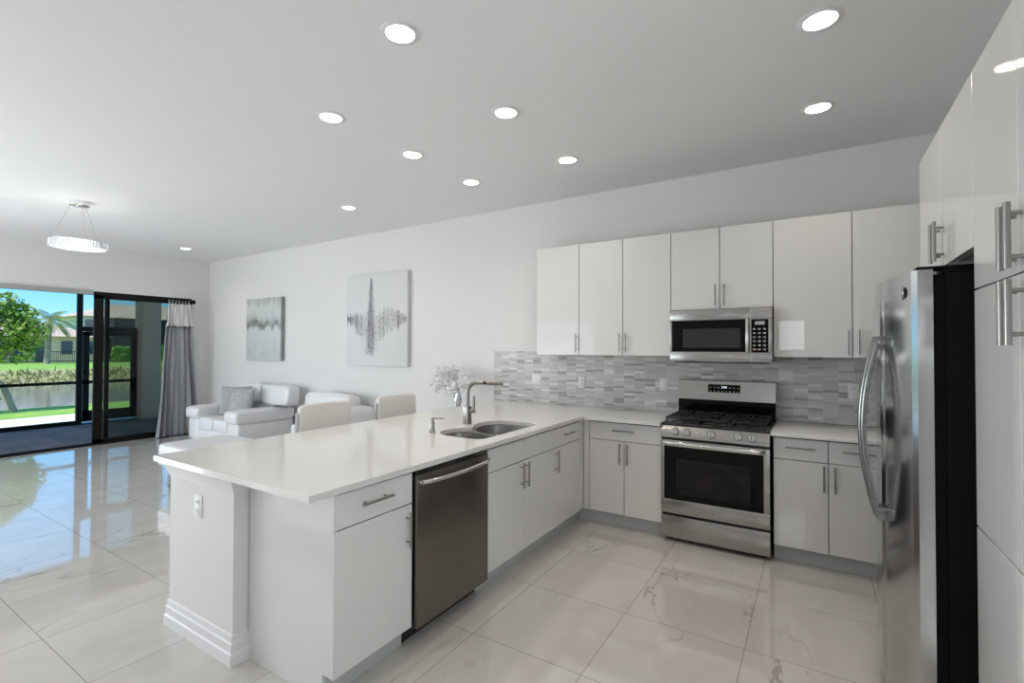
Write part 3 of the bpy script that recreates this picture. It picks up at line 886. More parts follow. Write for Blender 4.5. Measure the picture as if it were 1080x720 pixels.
# ------------------------------------------------------------------ gas range
rx0, rx1 = -1.0186, -.2645
RY = 3.833
RC = (rx0 + rx1) / 2
rg = thing('gas_range', 'stainless steel gas range with five front knobs', 'range', (RC, 4.15, 0))
MB().box(rx0 + .003, rx1 - .003, RY + .035, 4.455, .045, .895).build('body', M['black'], rg, None)
for xx in (rx0 + .05, rx1 - .05):
    for yy in (RY + .08, 4.40):
        MB().cyl((xx, yy, 0), (xx, yy, .05), .018, .014).build('foot', M['black'], rg)
# storage drawer
MB().box(rx0, rx1, RY, RY + .04, .035, .203, .004).build('drawer', M['steel'], rg)
# oven door: steel frame round a black glass
fr = MB()
zd0, zd1, gz0, gz1 = .222, .784, .330, .737
fr.box(rx0, rx1, RY, RY + .04, zd0, gz0, .003).box(rx0, rx0 + .024, RY, RY + .04, gz0 - .004, zd1, .003).box(rx1 - .040, rx1, RY, RY + .04, gz0 - .004, zd1, .003)
fr.box(rx0 + .02, rx1 - .03, RY + .004, RY + .04, gz1, zd1, .003)
dr = fr.build('oven_door', M['steel'], rg)
MB().box(rx0 + .020, rx1 - .036, RY + .001, RY + .03, gz0 - .001, gz1 + .03).build('door_glass', M['black_glass'], dr, None)
MB().box(-.905, -.390, RY - .0005, RY + .004, .372, .645).build('window', M['dark_window'], dr, None)
hb = [(rx0 + .02, RY + .01, .765), (rx0 + .028, RY - .035, .765), (rx0 + .06, RY - .05, .765), (rx1 - .07, RY - .05, .765), (rx1 - .04, RY - .035, .765), (rx1 - .032, RY + .01, .765)]
hb2 = []
for i in range(len(hb) - 1):
    a, b = Vector(hb[i]), Vector(hb[i + 1])
    for k in range(4): hb2.append(a.lerp(b, k / 4))
hb2.append(Vector(hb[-1]))
MB().tube(hb2, .010, 10, flat=1.7).build('handle', M['bright'], dr)
MB().lathe([(0, .274), (.012, .274)], 0, 0)  # (no geometry kept)
lo = MB().cyl((RC, RY + .001, .276), (RC, RY - .001, .276), .016, seg=24)
lo.build('badge', M['nickel'], dr)
# vent gap and control panel
MB().box(rx0 + .004, rx1 - .004, RY + .014, RY + .05, zd1, .808).build('vent_gap', M['black'], rg, None)
cp = MB().prism([(RY - .004, .806), (RY + .002, .802), (RY + .06, .802), (RY + .06, .895), (RY + .018, .895), (RY + .012, .890)], 'x', rx0, rx1).build('control_panel', M['steel'], rg)
nv = Vector((0, -.985, .19)).normalized()
for kx in (-.909, -.823, -.649, -.465, -.378):
    p = Vector((kx, RY + .004, .852))
    MB().cyl(p - nv * .002, p + nv * .004, .0285, seg=28).build('knob_bezel', M['logo'], rg)
    k = MB().cyl(p, p + nv * .008, .0245, seg=28).cyl(p + nv * .008, p + nv * .034, .0225, .0205, 28).build('knob', M['bright'], rg)
    q = p + nv * .034
    MB().box(q.x - .0035, q.x + .0035, q.y - .008, q.y + .001, q.z - .021, q.z + .019, .002).build('grip', M['nickel'], k)
# cooktop
MB().box(rx0, rx1, RY + .022, 4.40, .893, .914, .006).build('cooktop', M['black'], rg)
burn = [(rx0 + .17, 3.99), (rx0 + .17, 4.26), (RC, 4.125), (rx1 - .17, 3.99), (rx1 - .17, 4.26)]
for bx, by in burn:
    b_ = MB().lathe([(0, .914), (.055, .914), (.052, .922), (.042, .928), (0, .928)], bx, by).build('burner', M['iron'], rg)
    MB().lathe([(0, .928), (.034, .928), (.034, .936), (.028, .940), (0, .940)], bx, by).build('burner_cap', M['black_matt'], b_)
gz = .945
for i in range(3):
    a = rx0 + .022 + i * (rx1 - rx0 - .044) / 3 + .003
    b = rx0 + .022 + (i + 1) * (rx1 - rx0 - .044) / 3 - .003
    m = MB()
    w = .006
    ya, yb = RY + .05, 4.385
    for xx in (a, b - 2 * w): m.box(xx, xx + 2 * w, ya, yb, gz, gz + .013, .002)
    for yy in (ya, (ya + yb) / 2 - w, yb - 2 * w): m.box(a, b, yy, yy + 2 * w, gz, gz + .013, .002)
    xm = (a + b) / 2
    for yc in ((ya * 3 + yb) / 4, (ya + yb * 3) / 4):
        m.box(a, xm - .03, yc - w, yc + w, gz, gz + .014, .002).box(xm + .03, b, yc - w, yc + w, gz, gz + .014, .002)
        m.box(xm - w, xm + w, yc - .13, yc - .03, gz, gz + .014, .002).box(xm - w, xm + w, yc + .03, yc + .13, gz, gz + .014, .002)
    for xx in (a, b - 2 * w):
        for yy in (ya, yb - 2 * w): m.box(xx, xx + 2 * w, yy, yy + 2 * w, .914, gz)
    m.build('grate', M['iron'], rg)
# backguard
MB().box(rx0 - .002, rx1 + .002, 4.425, 4.476, .90, 1.06).build('back_panel', M['black_glass'], rg, None)
bg_ = MB().prism([(4.405, 1.055), (4.476, 1.05), (4.476, 1.222), (4.44, 1.224), (4.425, 1.215)], 'x', rx0 - .004, rx1 + .004).build('backguard', M['steel'], rg)
nb = Vector((0, -.993, -.12))
MB().prism([(4.4125, 1.112), (4.43, 1.11), (4.432, 1.188), (4.4190, 1.188)], 'x', -.772, -.520).build('control_display', M['black_glass'], bg_, None)


def text(body, size, loc, rot, m, parent, name):
    cu = bpy.data.curves.new(name, 'FONT')
    cu.body = body; cu.size = size; cu.align_x = 'CENTER'; cu.align_y = 'CENTER'; cu.extrude = 0.0006
    tmp = bpy.data.objects.new(name, cu)
    C.objects.link(tmp)
    me = bpy.data.meshes.new_from_object(tmp.evaluated_get(bpy.context.evaluated_depsgraph_get()))
    bpy.data.objects.remove(tmp)
    me.name = name
    me.materials.clear(); me.materials.append(m)
    o = bpy.data.objects.new(name, me)
    C.objects.link(o)
    o.parent = parent
    o.location = Vector(loc) - Vector(ORG[parent])
    o.rotation_euler = rot
    ORG[o] = tuple(loc)
    return o


text('2:04', .026, (-.645, 4.4150, 1.165), (PI / 2, 0, 0), M['display'], bg_, 'clock_digits')
mk = MB()
for i in range(8):
    xx = -.757 + i * .0305
    if i not in (3, 4): mk.box(xx, xx + .012, 4.4155, 4.419, 1.158, 1.163)
    mk.box(xx, xx + .012, 4.4125, 4.416, 1.128, 1.134)
mk.build('panel_print', M['panel_mark'], bg_, None)

# ------------------------------------------------------------------ microwave
mx0, mx1, MY, mz0, mz1 = -1.0105, -.2625, 4.085, 1.388, 1.806
mw = thing('microwave', 'stainless steel microwave mounted above the range', 'microwave', (RC, 4.28, mz0))
MB().box(mx0, mx1, MY + .03, YW - .012, mz0 + .004, mz1).build('body', M['nickel'], mw, None)
MB().box(mx0 + .03, mx1 - .03, MY + .02, YW - .03, mz0 - .008, mz0 + .004).build('vent_underside', M['black_matt'], mw, None)
xs = -.418
fr = MB()
fr.box(mx0, xs, MY, MY + .03, mz0, 1.468, .003).box(mx0, xs, MY, MY + .03, 1.720, mz1, .003).box(mx0, mx0 + .016, MY, MY + .03, 1.46, 1.73, .003)
md = fr.build('door', M['steel'], mw)
MB().box(mx0 + .012, xs - .004, MY + .002, MY + .025, 1.466, 1.722).build('door_glass', M['black_glass'], md, None)
MB().box(-.908, -.478, MY + .001, MY + .003, 1.50, 1.652).build('window', M['grey_window'], md, None)
MB().box(xs - .022, xs - .002, MY - .03, MY - .012, 1.468, 1.72, .005).box(xs - .020, xs - .004, MY - .015, MY + .004, 1.475, 1.50).box(xs - .020, xs - .004, MY - .015, MY + .004, 1.69, 1.715).build('handle', M['bright'], md)
fr = MB()
fr.box(xs + .002, mx1, MY, MY + .03, mz0, 1.464, .003).box(xs + .002, mx1, MY, MY + .03, 1.716, mz1, .003).box(-.287, mx1, MY, MY + .03, 1.455, 1.725, .003).box(xs + .002, xs + .016, MY, MY + .03, 1.455, 1.725, .003)
cp = fr.build('control_panel', M['steel'], mw)
MB().box(xs + .012, -.285, MY + .002, MY + .025, 1.462, 1.718).build('keypad', M['black_glass'], cp, None)
MB().box(-.378, -.312, MY, MY + .003, 1.675, 1.702).build('display', M['panel_mark'], cp, None)
mk = MB()
for i in range(3):
    for j in range(6): mk.box(-.392 + i * .035, -.374 + i * .035, MY + .0008, MY + .003, 1.482 + j * .031, 1.494 + j * .031)
mk.build('keypad_print', M['panel_mark'], cp, None)
MB().box(-.368, -.356, MY, MY + .003, 1.484, 1.490).build('indicator', mat('red_indicator', (0.6, 0.08, 0.06), 0.4), cp, None)

# ------------------------------------------------------------------ refrigerator
fy0, fy1 = 2.305, 3.205
ysp = 2.60
ZF = 1.785
fg = thing('refrigerator', 'side-by-side stainless refrigerator with black side panels', 'refrigerator', (.75, 2.75, 0))
MB().box(.405, 1.09, fy0, fy1, .03, ZF - .012, .006).build('cabinet', M['black_matt'], fg)
MB().box(.395, .43, fy0 + .02, fy1 - .02, .0, .09).build('base_grille', M['black'], fg, None)


def door_front(y):
    """bowed front, x of the door skin"""
    t_ = (y - (fy0 + fy1) / 2) / ((fy1 - fy0) / 2)
    return .245 + .072 * t_ * t_


def fridge_door(ya, yb):
    n_ = 18
    pts = [(.371, ya), (.371, yb)]
    front = []
    for i in range(n_ + 1):
        yy = yb + (ya - yb) * i / n_
        x = door_front(yy)
        d_ = min(abs(yy - ya), abs(yy - yb))
        x += .010 * max(0, 1 - d_ / .012) ** 2
        front.append((x, yy))
    m = MB().prism(pts + front, 'z', .075, ZF)
    return m.build('door', M['steel_v'], fg, 25)


dn = fridge_door(fy0 + .002, ysp - .003)
df = fridge_door(ysp + .003, fy1 - .002)
MB().box(.373, .404, fy0 + .006, fy1 - .012, .08, ZF - .02).build('door_gasket', M['black_matt'], fg, None)


def fridge_handle(par, yc):
    m = MB()
    pts = []
    x0 = door_front(yc)
    for i in range(17):
        t_ = i / 16
        pts.append((x0 - .022 - .055 * math.sin(PI * t_) ** .9, yc, .775 + .765 * t_))
    m.tube(pts, .0115, 12)
    for z in (.795, 1.52): m.box(x0 - .034, x0 + .004, yc - .012, yc + .012, z - .028, z + .028, .006)
    m.build('handle', M['handle'], par)


fridge_handle(dn, ysp - .027)
fridge_handle(df, ysp + .027)
MB().box(.325, .50, fy0 + .008, fy0 + .085, ZF, ZF + .012, .003).box(.40, .52, fy0 + .01, fy0 + .12, ZF - .014, ZF + .008, .003).build('hinge_cover', M['black_matt'], fg)
MB().box(.325, .50, fy1 - .085, fy1 - .008, ZF, ZF + .012, .003).build('hinge_cover', M['black_matt'], fg)
# round badge on the near door
by, bz = 2.385, 1.708
bxx = door_front(by)
bd = MB().cyl((bxx + .002, by, bz), (bxx - .0025, by, bz), .024, seg=32).build('badge', M['badge'], dn)
MB().tube([(bxx - .003, by + .0205 * math.cos(2 * PI * k / 32), bz + .0205 * math.sin(2 * PI * k / 32)) for k in range(32)], .0018, 6, loop=True).build('badge_ring', M['bright'], dn)
text('GE', .022, (bxx - .0032, by, bz), (PI / 2, 0, -PI / 2), M['black'], dn, 'badge_letters')

# ------------------------------------------------------------------ pantry and cabinet over the refrigerator
XRF = .4746
FR = Face('y', XRF, -1)
c = thing('over_fridge_cabinet', 'white two-door cabinet above the refrigerator', 'cabinet', (.8, 2.77, 1.85))
MB().box(XRF + .021, XR - .002, 2.278, 3.262, 1.85, ZUT).build('body', M['cab'], c, None)
FR.door(c, 'door', 2.2755, 2.765, 1.848, ZUT + .002, 2.725, 1.957, r=.008)
FR.door(c, 'door', 2.765, 3.265, 1.848, ZUT + .002, 2.800, 1.957, r=.008)
pn = thing('pantry_cabinet', 'tall white pantry cabinet at the picture edge beside the refrigerator', 'cabinet', (.8, 1.85, 0))
PY0, PYM, PY1 = 1.40, 1.8393, 2.2735
MB().box(XRF + .021, XR - .002, PY0, PY1, ZDB, ZUT).build('body', M['carcass'], pn, None)
MB().box(XRF + .07, XRF + .09, PY0, PY1, 0, ZDB + .002).build('toe_kick', M['kick'], pn, None)
MB().box(XRF + .019, XR - .002, PY1 - .001, PY1 + .0015, ZDB, ZUT).build('side_panel', M['cab'], pn, None)
for a, b, hu in ((PYM, PY1, PYM - .008 + .03), (PY0, PYM, PYM - .034)):
    FR.door(pn, 'door', a, b, 1.699, ZUT + .002, hu, 1.80, r=.0088, hl=.178)
    FR.door(pn, 'door', a, b, .8845, 1.699, hu, 1.592, r=.0088, hl=.178)
    FR.door(pn, 'door', a, b, ZDB, .8845)

# ------------------------------------------------------------------ outlets and switches
def plate(name, label, cat, x, z, gang, rocker):
    o = thing(name, label, cat, (x, YW - .009, z))
    y = YW - .009
    w = .035 + .0235 * (gang - 1) + .0
    MB().box(x - w, x + w, y - .006, y, z - .057, z + .057, .002).build('cover_plate', M['outlet'], o)
    for g in range(gang):
        xx = x + (g - (gang - 1) / 2) * .046
        if rocker:
            MB().box(xx - .016, xx + .016, y - .009, y - .005, z - .033, z + .033, .002).build('rocker', M['trim'], o)
        else:
            for dz in (-.02, .02):
                r = MB().box(xx - .015, xx + .015, y - .0085, y - .005, z + dz - .014, z + dz + .014, .002).build('socket', M['outlet'], o)
                MB().box(xx - .007, xx - .004, y - .009, y - .008, z + dz - .004, z + dz + .006).box(xx + .004, xx + .007, y - .009, y - .008, z + dz - .004, z + dz + .006).build('slots', M['slot'], r, None)
    return o


plate('wall_switch', 'white double switch plate nearest the faucet on the mosaic backsplash', 'switch', -2.49, 1.165, 2, True)
plate('power_outlet', 'white outlet on the mosaic between the double switch plate and the range', 'outlet', -1.975, 1.155, 1, False)
plate('wall_switch', 'white single plate on the mosaic just left of the range backguard', 'switch', -1.165, 1.165, 1, True)
plate('power_outlet', 'white outlet on the mosaic right of the range', 'outlet', .255, 1.172, 1, False)
o = thing('power_outlet', 'white outlet on the end wall of the peninsula', 'outlet', (-2.652, py0, .687))
MB().box(-2.652 - .037, -2.652 + .037, py0 - .006, py0, .63, .745, .002).build('cover_plate', M['outlet'], o)
for dz in (-.022, .022):
    r = MB().box(-2.652 - .016, -2.652 + .016, py0 - .0085, py0 - .005, .687 + dz - .015, .687 + dz + .015, .002).build('socket', M['trim'], o)
    MB().box(-2.66, -2.657, py0 - .0092, py0 - .008, .687 + dz - .004, .687 + dz + .006).box(-2.647, -2.644, py0 - .0092, py0 - .008, .687 + dz - .004, .687 + dz + .006).build('slots', M['slot'], r, None)

# ------------------------------------------------------------------ recessed downlights
def downlight(x, y, label):
    o = thing('recessed_downlight', label, 'ceiling light', (x, y, ZC), 'recessed downlights')
    MB().lathe([(.068, ZC - .001), (.070, ZC - .006), (.090, ZC - .005), (.094, ZC), (.090, ZC + .0005)], x, y, 36).build('trim_ring', M['trim'], o, 50)
    MB().lathe([(.069, ZC - .004), (.070, ZC + .0), (.064, ZC + .030), (.055, ZC + .052)], x, y, 36).build('baffle', M['baffle'], o, 80)
    MB().lathe([(.056, ZC + .052), (.001, ZC + .052)], x, y, 28).build('lens', M['lens'], o, None)
    l = bpy.data.lights.new('lamp', 'AREA'); l.shape = 'DISK'; l.size = .10; l.energy = DOWNLIGHT_W; l.color = (1, .89, .77); l.spread = math.radians(150)
    lo_ = bpy.data.objects.new('lamp', l); C.objects.link(lo_); lo_.parent = o; lo_.location = (0, 0, .046)
    return o


first = None
for x, y, lab in LIGHTS:
    if first is None: first = downlight(x, y, lab)
    else: dup(first, (x, y, ZC), lab)
for x, y in UNSEEN:
    dup(first, (x, y, ZC), 'recessed downlight behind the photographer')

# ------------------------------------------------------------------ pendant
PX, PY = -6.6, 1.885
PZ = 2.575
pd = thing('pendant_light', 'round crystal ring pendant hanging over the living room', 'pendant light', (PX, PY, ZC))
MB().lathe([(0, ZC - .05), (.03, ZC - .05), (.032, ZC - .046), (.080, ZC - .045), (.085, ZC - .04), (.085, ZC), (0, ZC)], PX, PY, 36).build('ceiling_rose', M['chrome'], pd)
for k in range(3):
    a = math.radians(25 + 120 * k)
    MB().cyl((PX + .06 * math.cos(a), PY + .06 * math.sin(a), ZC - .02), (PX + .217 * math.cos(a), PY + .217 * math.sin(a), PZ + .04), .0018, seg=6).build('wire', M['nickel'], pd)
MB().lathe([(.208, PZ - .030), (.224, PZ - .030), (.224, PZ + .034), (.208, PZ + .034), (.208, PZ - .030)], PX, PY, 60).build('led_ring', M['led'], pd, 30)
MB().lathe([(.198, PZ + .034), (.236, PZ + .034), (.236, PZ + .040), (.198, PZ + .040), (.198, PZ + .034)], PX, PY, 60).build('top_band', M['chrome'], pd, 30)
nC = 44
for x_, w_ in ((.234, .029), (.200, .024)):
    m = MB().prism([(x_ - .010, -w_ / 2), (x_ + .0, -w_ / 2 + .004), (x_ + .008, 0), (x_, w_ / 2 - .004), (x_ - .010, w_ / 2)], 'z', -.034, .034)
    for v in m.bm.verts: v.co += Vector((PX, PY, ZC))
    cr = m.build('crystal', M['crystal'], pd, None)
    cr.location = (0, 0, PZ - ZC)           # the mesh turns about the ring's own centre
    for k in range(1, nC):
        c_ = cr.copy(); C.objects.link(c_); c_.parent = pd; c_.rotation_euler = (0, 0, 2 * PI * k / nC)
pl_ = bpy.data.lights.new('lamp', 'POINT'); pl_.energy = PENDANT_W; pl_.shadow_soft_size = .2; pl_.color = (1, .98, .95)
lo_ = bpy.data.objects.new('lamp', pl_); C.objects.link(lo_); lo_.parent = pd; lo_.location = (0, 0, PZ - ZC + .02)

# ------------------------------------------------------------------ pictures on the back wall
p = thing('abstract_painting', 'silver grey abstract canvas with a dark ragged band, left on the wall', 'painting', (-7.5, YW, 1.79))
MB().box(-7.965, -6.99, YW - .055, YW - .001, 1.288, 2.285, .004).build('canvas', M['abstract'], p)
p = thing('chandelier_painting', 'large white canvas with a charcoal speckled upright shape', 'painting', (-4.9, YW, 1.86))
ca = MB().box(-5.47, -4.328, YW - .055, YW - .001, 1.255, 2.478, .004).build('canvas', M['canvas'], p)
rnd = random.Random(3)
m = MB()
yy = YW - .0555
cx, W, H, Z0 = -4.9, 1.14, 1.222, 1.255
xc = -4.985
def lerp_tab(tab, u):
    for (a0, b0), (a1, b1) in zip(tab, tab[1:]):
        if u <= a1: return b0 + (b1 - b0) * (u - a0) / (a1 - a0)
    return tab[-1][1]


TOP = [(0, .58), (.12, .62), (.28, .62), (.40, .66), (.55, .62), (.68, .68), (.75, .68), (.85, .63), (1, .58)]
BOT = [(0, .44), (.12, .36), (.25, .24), (.33, .17), (.42, .12), (.52, .18), (.65, .26), (.8, .32), (1, .40)]
for i in range(17000):
    if rnd.random() < .19:      # tall narrow spire
        t_ = rnd.random() ** 1.25
        zf = .10 + .85 * t_ + abs(rnd.gauss(0, .05)) * (1 - t_)
        x = xc + rnd.gauss(0, .004 + .052 * (1 - t_) ** .75) - .01 * (1 - t_)
    else:                       # wide ragged body made of hanging strands
        uf = rnd.uniform(.01, .99)
        x = cx + (uf - .5) * W
        strand = max(0, math.sin(uf * 83 + 2 * math.sin(uf * 19))) * (.5 + .5 * math.sin(uf * 31 + 1))
        if rnd.random() > .22 + .78 * strand: continue
        bt, tp = lerp_tab(BOT, uf) + .07 * (1 - strand), lerp_tab(TOP, uf) - .05 * (1 - strand)
        zf = bt + (tp - bt) * rnd.betavariate(1.8, 1.7)
    z = Z0 + H * zf
    s_ = rnd.uniform(.0018, .0038)
    h_ = s_ * rnd.uniform(1.0, 2.4)
    m.quad((x - s_, yy, z), (x, yy - .0006, z - h_), (x + s_, yy, z), (x, yy - .0006, z + h_))
for t_ in range(50):
    z = Z0 + H * (.2 + .5 * t_ / 50); x = xc - .035 + rnd.gauss(0, .005)
    m.quad((x - .005, yy, z), (x, yy - .0008, z - .018), (x + .005, yy, z), (x, yy - .0008, z + .018))
m.build('brush_marks', M['stroke'], ca, None)

# ------------------------------------------------------------------ curtain
def curtain_sheet(z0, z1, ya0, ya1, yb0, yb1, amp, nf, x_):
    m = MB()
    nu, nz = 120, 14
    front, rings = [], []
    for j in range(nz + 1):
        t_ = j / nz
        z = z0 + (z1 - z0) * t_
        y0_, y1_ = ya0 + (yb0 - ya0) * t_, ya1 + (yb1 - ya1) * t_
        row = []
        for i in range(nu + 1):
            s_ = i / nu
            a = amp * (1.15 - .45 * t_)
            ph = 2 * PI * nf * s_ + 1.3 * math.sin(5.1 * s_ + .8 * t_) + .7 * math.sin(11.3 * s_)
            row.append((x_ + a * (.65 + .35 * math.sin(7.3 * s_ + 1.1)) * math.sin(ph) + .010 * math.sin(17 * s_ + 5 * t_), y0_ + (y1_ - y0_) * s_ + .012 * math.sin(2 * ph) + .012 * math.sin(3.3 * t_ + 9 * s_) * (1 - t_), z))
        rings.append(row + [(q[0] - .004, q[1], q[2]) for q in reversed(row)])
    m.rings(rings)
    return m


ct = thing('curtain', 'floor-length grey curtain with a white top band beside the sliding door', 'curtain', (-9.16, 3.95, 0))
curtain_sheet(.012, 1.845, 3.62, 4.30, 3.745, 4.16, .066, 7, -9.16).build('drape', M['curtain_grey'], ct, 70)
curtain_sheet(1.84, 2.235, 3.745, 4.16, 3.79, 4.13, .040, 7, -9.158).build('top_band', M['curtain_white'], ct, 70)
curtain_sheet(1.828, 1.85, 3.742, 4.163, 3.742, 4.163, .070, 7, -9.157).build('seam_band', M['seam'], ct, 70)
rd = thing('curtain_rod', 'short black curtain rod bracketed above the sliding door', 'curtain rod', (-9.3, 4.0, 2.3))
MB().cyl((-9.17, 3.78, 2.285), (-9.17, 4.19, 2.285), .010).build('rod', M['bronze'], rd)
MB().box(-9.30, -9.15, 4.14, 4.20, 2.25, 2.315, .004).build('bracket', M['bronze'], rd)
MB().box(-9.30, -9.15, 3.98, 4.03, 2.262, 2.31, .004).build('bracket', M['bronze'], rd)
for i in range(7):
    y_ = 3.80 + i * .05
    MB().tube([(-9.17 + .02 * math.cos(2 * PI * k / 14), y_, 2.272 + .026 * math.sin(2 * PI * k / 14)) for k in range(14)], .003, 6, loop=True).build('ring', M['curtain_white'], ct)

# ------------------------------------------------------------------ living room furniture
def sofa(x0, x1, y0_, y1_, label, heads, left_arm=True):
    s_ = thing('sofa', label, 'sofa', ((x0 + x1) / 2, (y0_ + y1_) / 2, 0), 'white leather sofas')
    MB().box(x0 + .03, x1 - .03, y0_ + .03, y1_ - .02, .11, .30, .05, 4).build('base', M['leather'], s_, 60)
    aw = .33
    n_ = 2
    for i in range(n_):
        a = x0 + aw - .02 + i * (x1 - x0 - 2 * aw + .04) / n_
        b = a + (x1 - x0 - 2 * aw + .04) / n_
        MB().cushion((a + b) / 2, (y0_ + y1_) / 2 - .10, .375, b - a, y1_ - y0_ - .22, .20, .3, .25).build('seat_cushion', M['leather'], s_, 80)
    for xx in (x0 + aw / 2, x1 - aw / 2):
        MB().box(xx - aw / 2 + .015, xx + aw / 2 - .015, y0_ + .02, y1_ - .03, .12, .45, .05, 4).build('arm', M['leather'], s_, 60)
        MB().cushion(xx, (y0_ + y1_) / 2 - .02, .525, aw + .02, y1_ - y0_, .19, .35, .2, 36).build('arm_pad', M['leather'], s_, 80)
    MB().box(x0 + .2, x1 - .2, y1_ - .26, y1_ - .03, .28, .70, .07, 4).build('back', M['leather'], s_, 60)
    for a, b in heads:
        MB().cushion((a + b) / 2, y1_ - .21, .79, b - a - .01, .22, .30, .4, .3, lean=-.12).build('headrest', M['leather'], s_, 80)
    for xx in (x0 + .12, x1 - .12):
        for yv in (y0_ + .1, y1_ - .1):
            MB().box(xx - .05, xx + .05, yv - .02, yv + .02, 0, .13, .006).build('foot', M['chrome'], s_)
    return s_


sofa(-8.03, -6.62, 3.57, 4.46, 'white leather sofa with two grey pillows, nearest the curtain', [(-7.74, -7.10), (-7.08, -6.36)])
# corner chaise piece, seen between the two stools
s2 = thing('sofa', 'white leather sofa whose rounded end shows between the two stools', 'sofa', (-5.7, 4.0, 0), 'white leather sofas')
MB().box(-5.74, -4.84, 3.84, 4.45, .11, .36, .06, 4).build('base', M['leather'], s2, 60)
MB().cushion(-5.42, 4.0, .42, .62, .52, .2, .3, .25).build('seat_cushion', M['leather'], s2, 80)
MB().box(-5.98, -5.0, 4.2, 4.45, .3, .72, .09, 5).build('back', M['leather'], s2, 60)
MB().cushion(-5.52, 4.24, .755, .95, .26, .27, .5, .4, lean=-.12).build('headrest', M['leather'], s2, 80)
MB().cushion(-5.0, 4.1, .54, .36, .70, .42, .5, .4, 36).build('arm', M['leather'], s2, 80)
for xx in (-5.62, -4.98):
    for yv in (3.9, 4.35):
        MB().box(xx - .04, xx + .04, yv - .02, yv + .02, 0, .13, .006).build('foot', M['chrome'], s2)


def pillow(x, y, z, rot, lean, label, sz=.44):
    o = MB()
    n_ = 22
    Rm = Matrix.Rotation(rot, 3, 'Z') @ Matrix.Rotation(lean, 3, 'X')
    rings = []
    for side in (1, -1):
        g = []
        for j in range(n_ + 1):
            row = []
            for i in range(n_ + 1):
                u, v = -1 + 2 * i / n_, -1 + 2 * j / n_
                th = .075 * (max(0, (1 - u ** 2) * (1 - v ** 2)) ** .42)
                pinch = 1 - .06 * (1 - abs(v) ** 2) * abs(u) - .0
                pin2 = 1 - .06 * (1 - abs(u) ** 2) * abs(v)
                row.append(o.bm.verts.new(Rm @ Vector((u * sz / 2 * pinch, side * th, v * sz / 2 * pin2)) + Vector((x, y, z))))
            g.append(row)
        for j in range(n_):
            for i in range(n_):
                o.bm.faces.new((g[j][i], g[j][i + 1], g[j + 1][i + 1], g[j + 1][i]))
    bmesh.ops.remove_doubles(o.bm, verts=o.bm.verts, dist=1e-4)
    ob = o.build('throw_pillow', M['pillow'], None, 80, (x, y, z - sz / 2))
    return tag(ob, label, 'pillow', 'grey pillows on the sofa')


pillow(-7.13, 3.90, .69, .22, -.22, 'grey woven throw pillow in front, leaning on the other pillow')
pillow(-7.44, 3.98, .69, .62, -.22, 'grey woven throw pillow behind, mostly hidden by the other pillow')

# counter stools beyond the peninsula
def stool(y, label):
    x = -3.06
    o = thing('counter_stool', label, 'stool', (x, y, 0), 'counter stools at the peninsula')
    MB().box(x - .22, x + .18, y - .215, y + .215, .60, .68, .03, 4).build('seat', M['stool_leather'], o, 60)
    m = MB()
    # gently curved padded back
    rings = []
    for i in range(15):
        s_ = -1 + 2 * i / 14
        yv = y + s_ * .232
        xb = x - .235 - .018 * (1 - s_ * s_)
        zt = 1.048 + .012 * (1 - abs(s_) ** 6)
        e_ = .006 if abs(s_) == 1 else 0
        ring = []
        for (dx, z) in ((.018, .70), (.020, .72), (.022, .9), (.02, zt - .02), (.012, zt - .004), (0, zt), (-.012, zt - .004), (-.02, zt - .02), (-.022, .9), (-.02, .72), (-.018, .70)):
            ring.append((xb + dx, yv, z - e_))
        rings.append(ring)
    m.rings(rings).build('backrest', M['stool_leather'], o, 60)
    for s_ in (-1, 1):
        MB().tube([(x - .26, y + s_ * .245, 0.0), (x - .255, y + s_ * .245, .62), (x - .245, y + s_ * .245, 1.0)], .011, 8).build('back_post', M['chrome'], o)
        MB().tube([(x + .17, y + s_ * .22, 0.0), (x + .16, y + s_ * .22, .62)], .011, 8).build('leg', M['chrome'], o)
        MB().tube([(x - .257, y + s_ * .245, .25), (x + .165, y + s_ * .22, .25)], .009, 8).build('stretcher', M['chrome'], o)
    MB().tube([(x + .165, y - .22, .25), (x + .165, y + .22, .25)], .009, 8).build('footrest', M['chrome'], o)
    return o


st = stool(2.47, 'cream leather counter stool nearer the end of the peninsula')
dup(st, (-3.06, 3.245, 0), 'cream leather counter stool closer to the vase of white flowers')

# white bench
bn = thing('ottoman', 'white padded bench on chrome legs behind the peninsula end', 'bench', (-5.5, 2.73, 0))
bx0, bx1, by0, by1 = -5.98, -5.0, 2.36, 3.1
MB().cushion((bx0 + bx1) / 2, (by0 + by1) / 2, .395, bx1 - bx0, by1 - by0, .16, .3, .2, 48).build('seat_pad', M['leather'], bn, 80)
MB().box(bx0 + .02, bx1 - .02, by0 + .02, by1 - .02, .24, .345, .015, 2).build('frame', M['leather'], bn)
for xx in (bx0 + .10, bx1 - .10):
    for yv in (by0 + .08, by1 - .08):
        MB().prism([(xx - .085, .25), (xx - .05, .03), (xx - .085, 0), (xx + .085, 0), (xx + .05, .03), (xx + .085, .25)], 'y', yv - .02, yv + .02).build('leg', M['chrome'], bn)

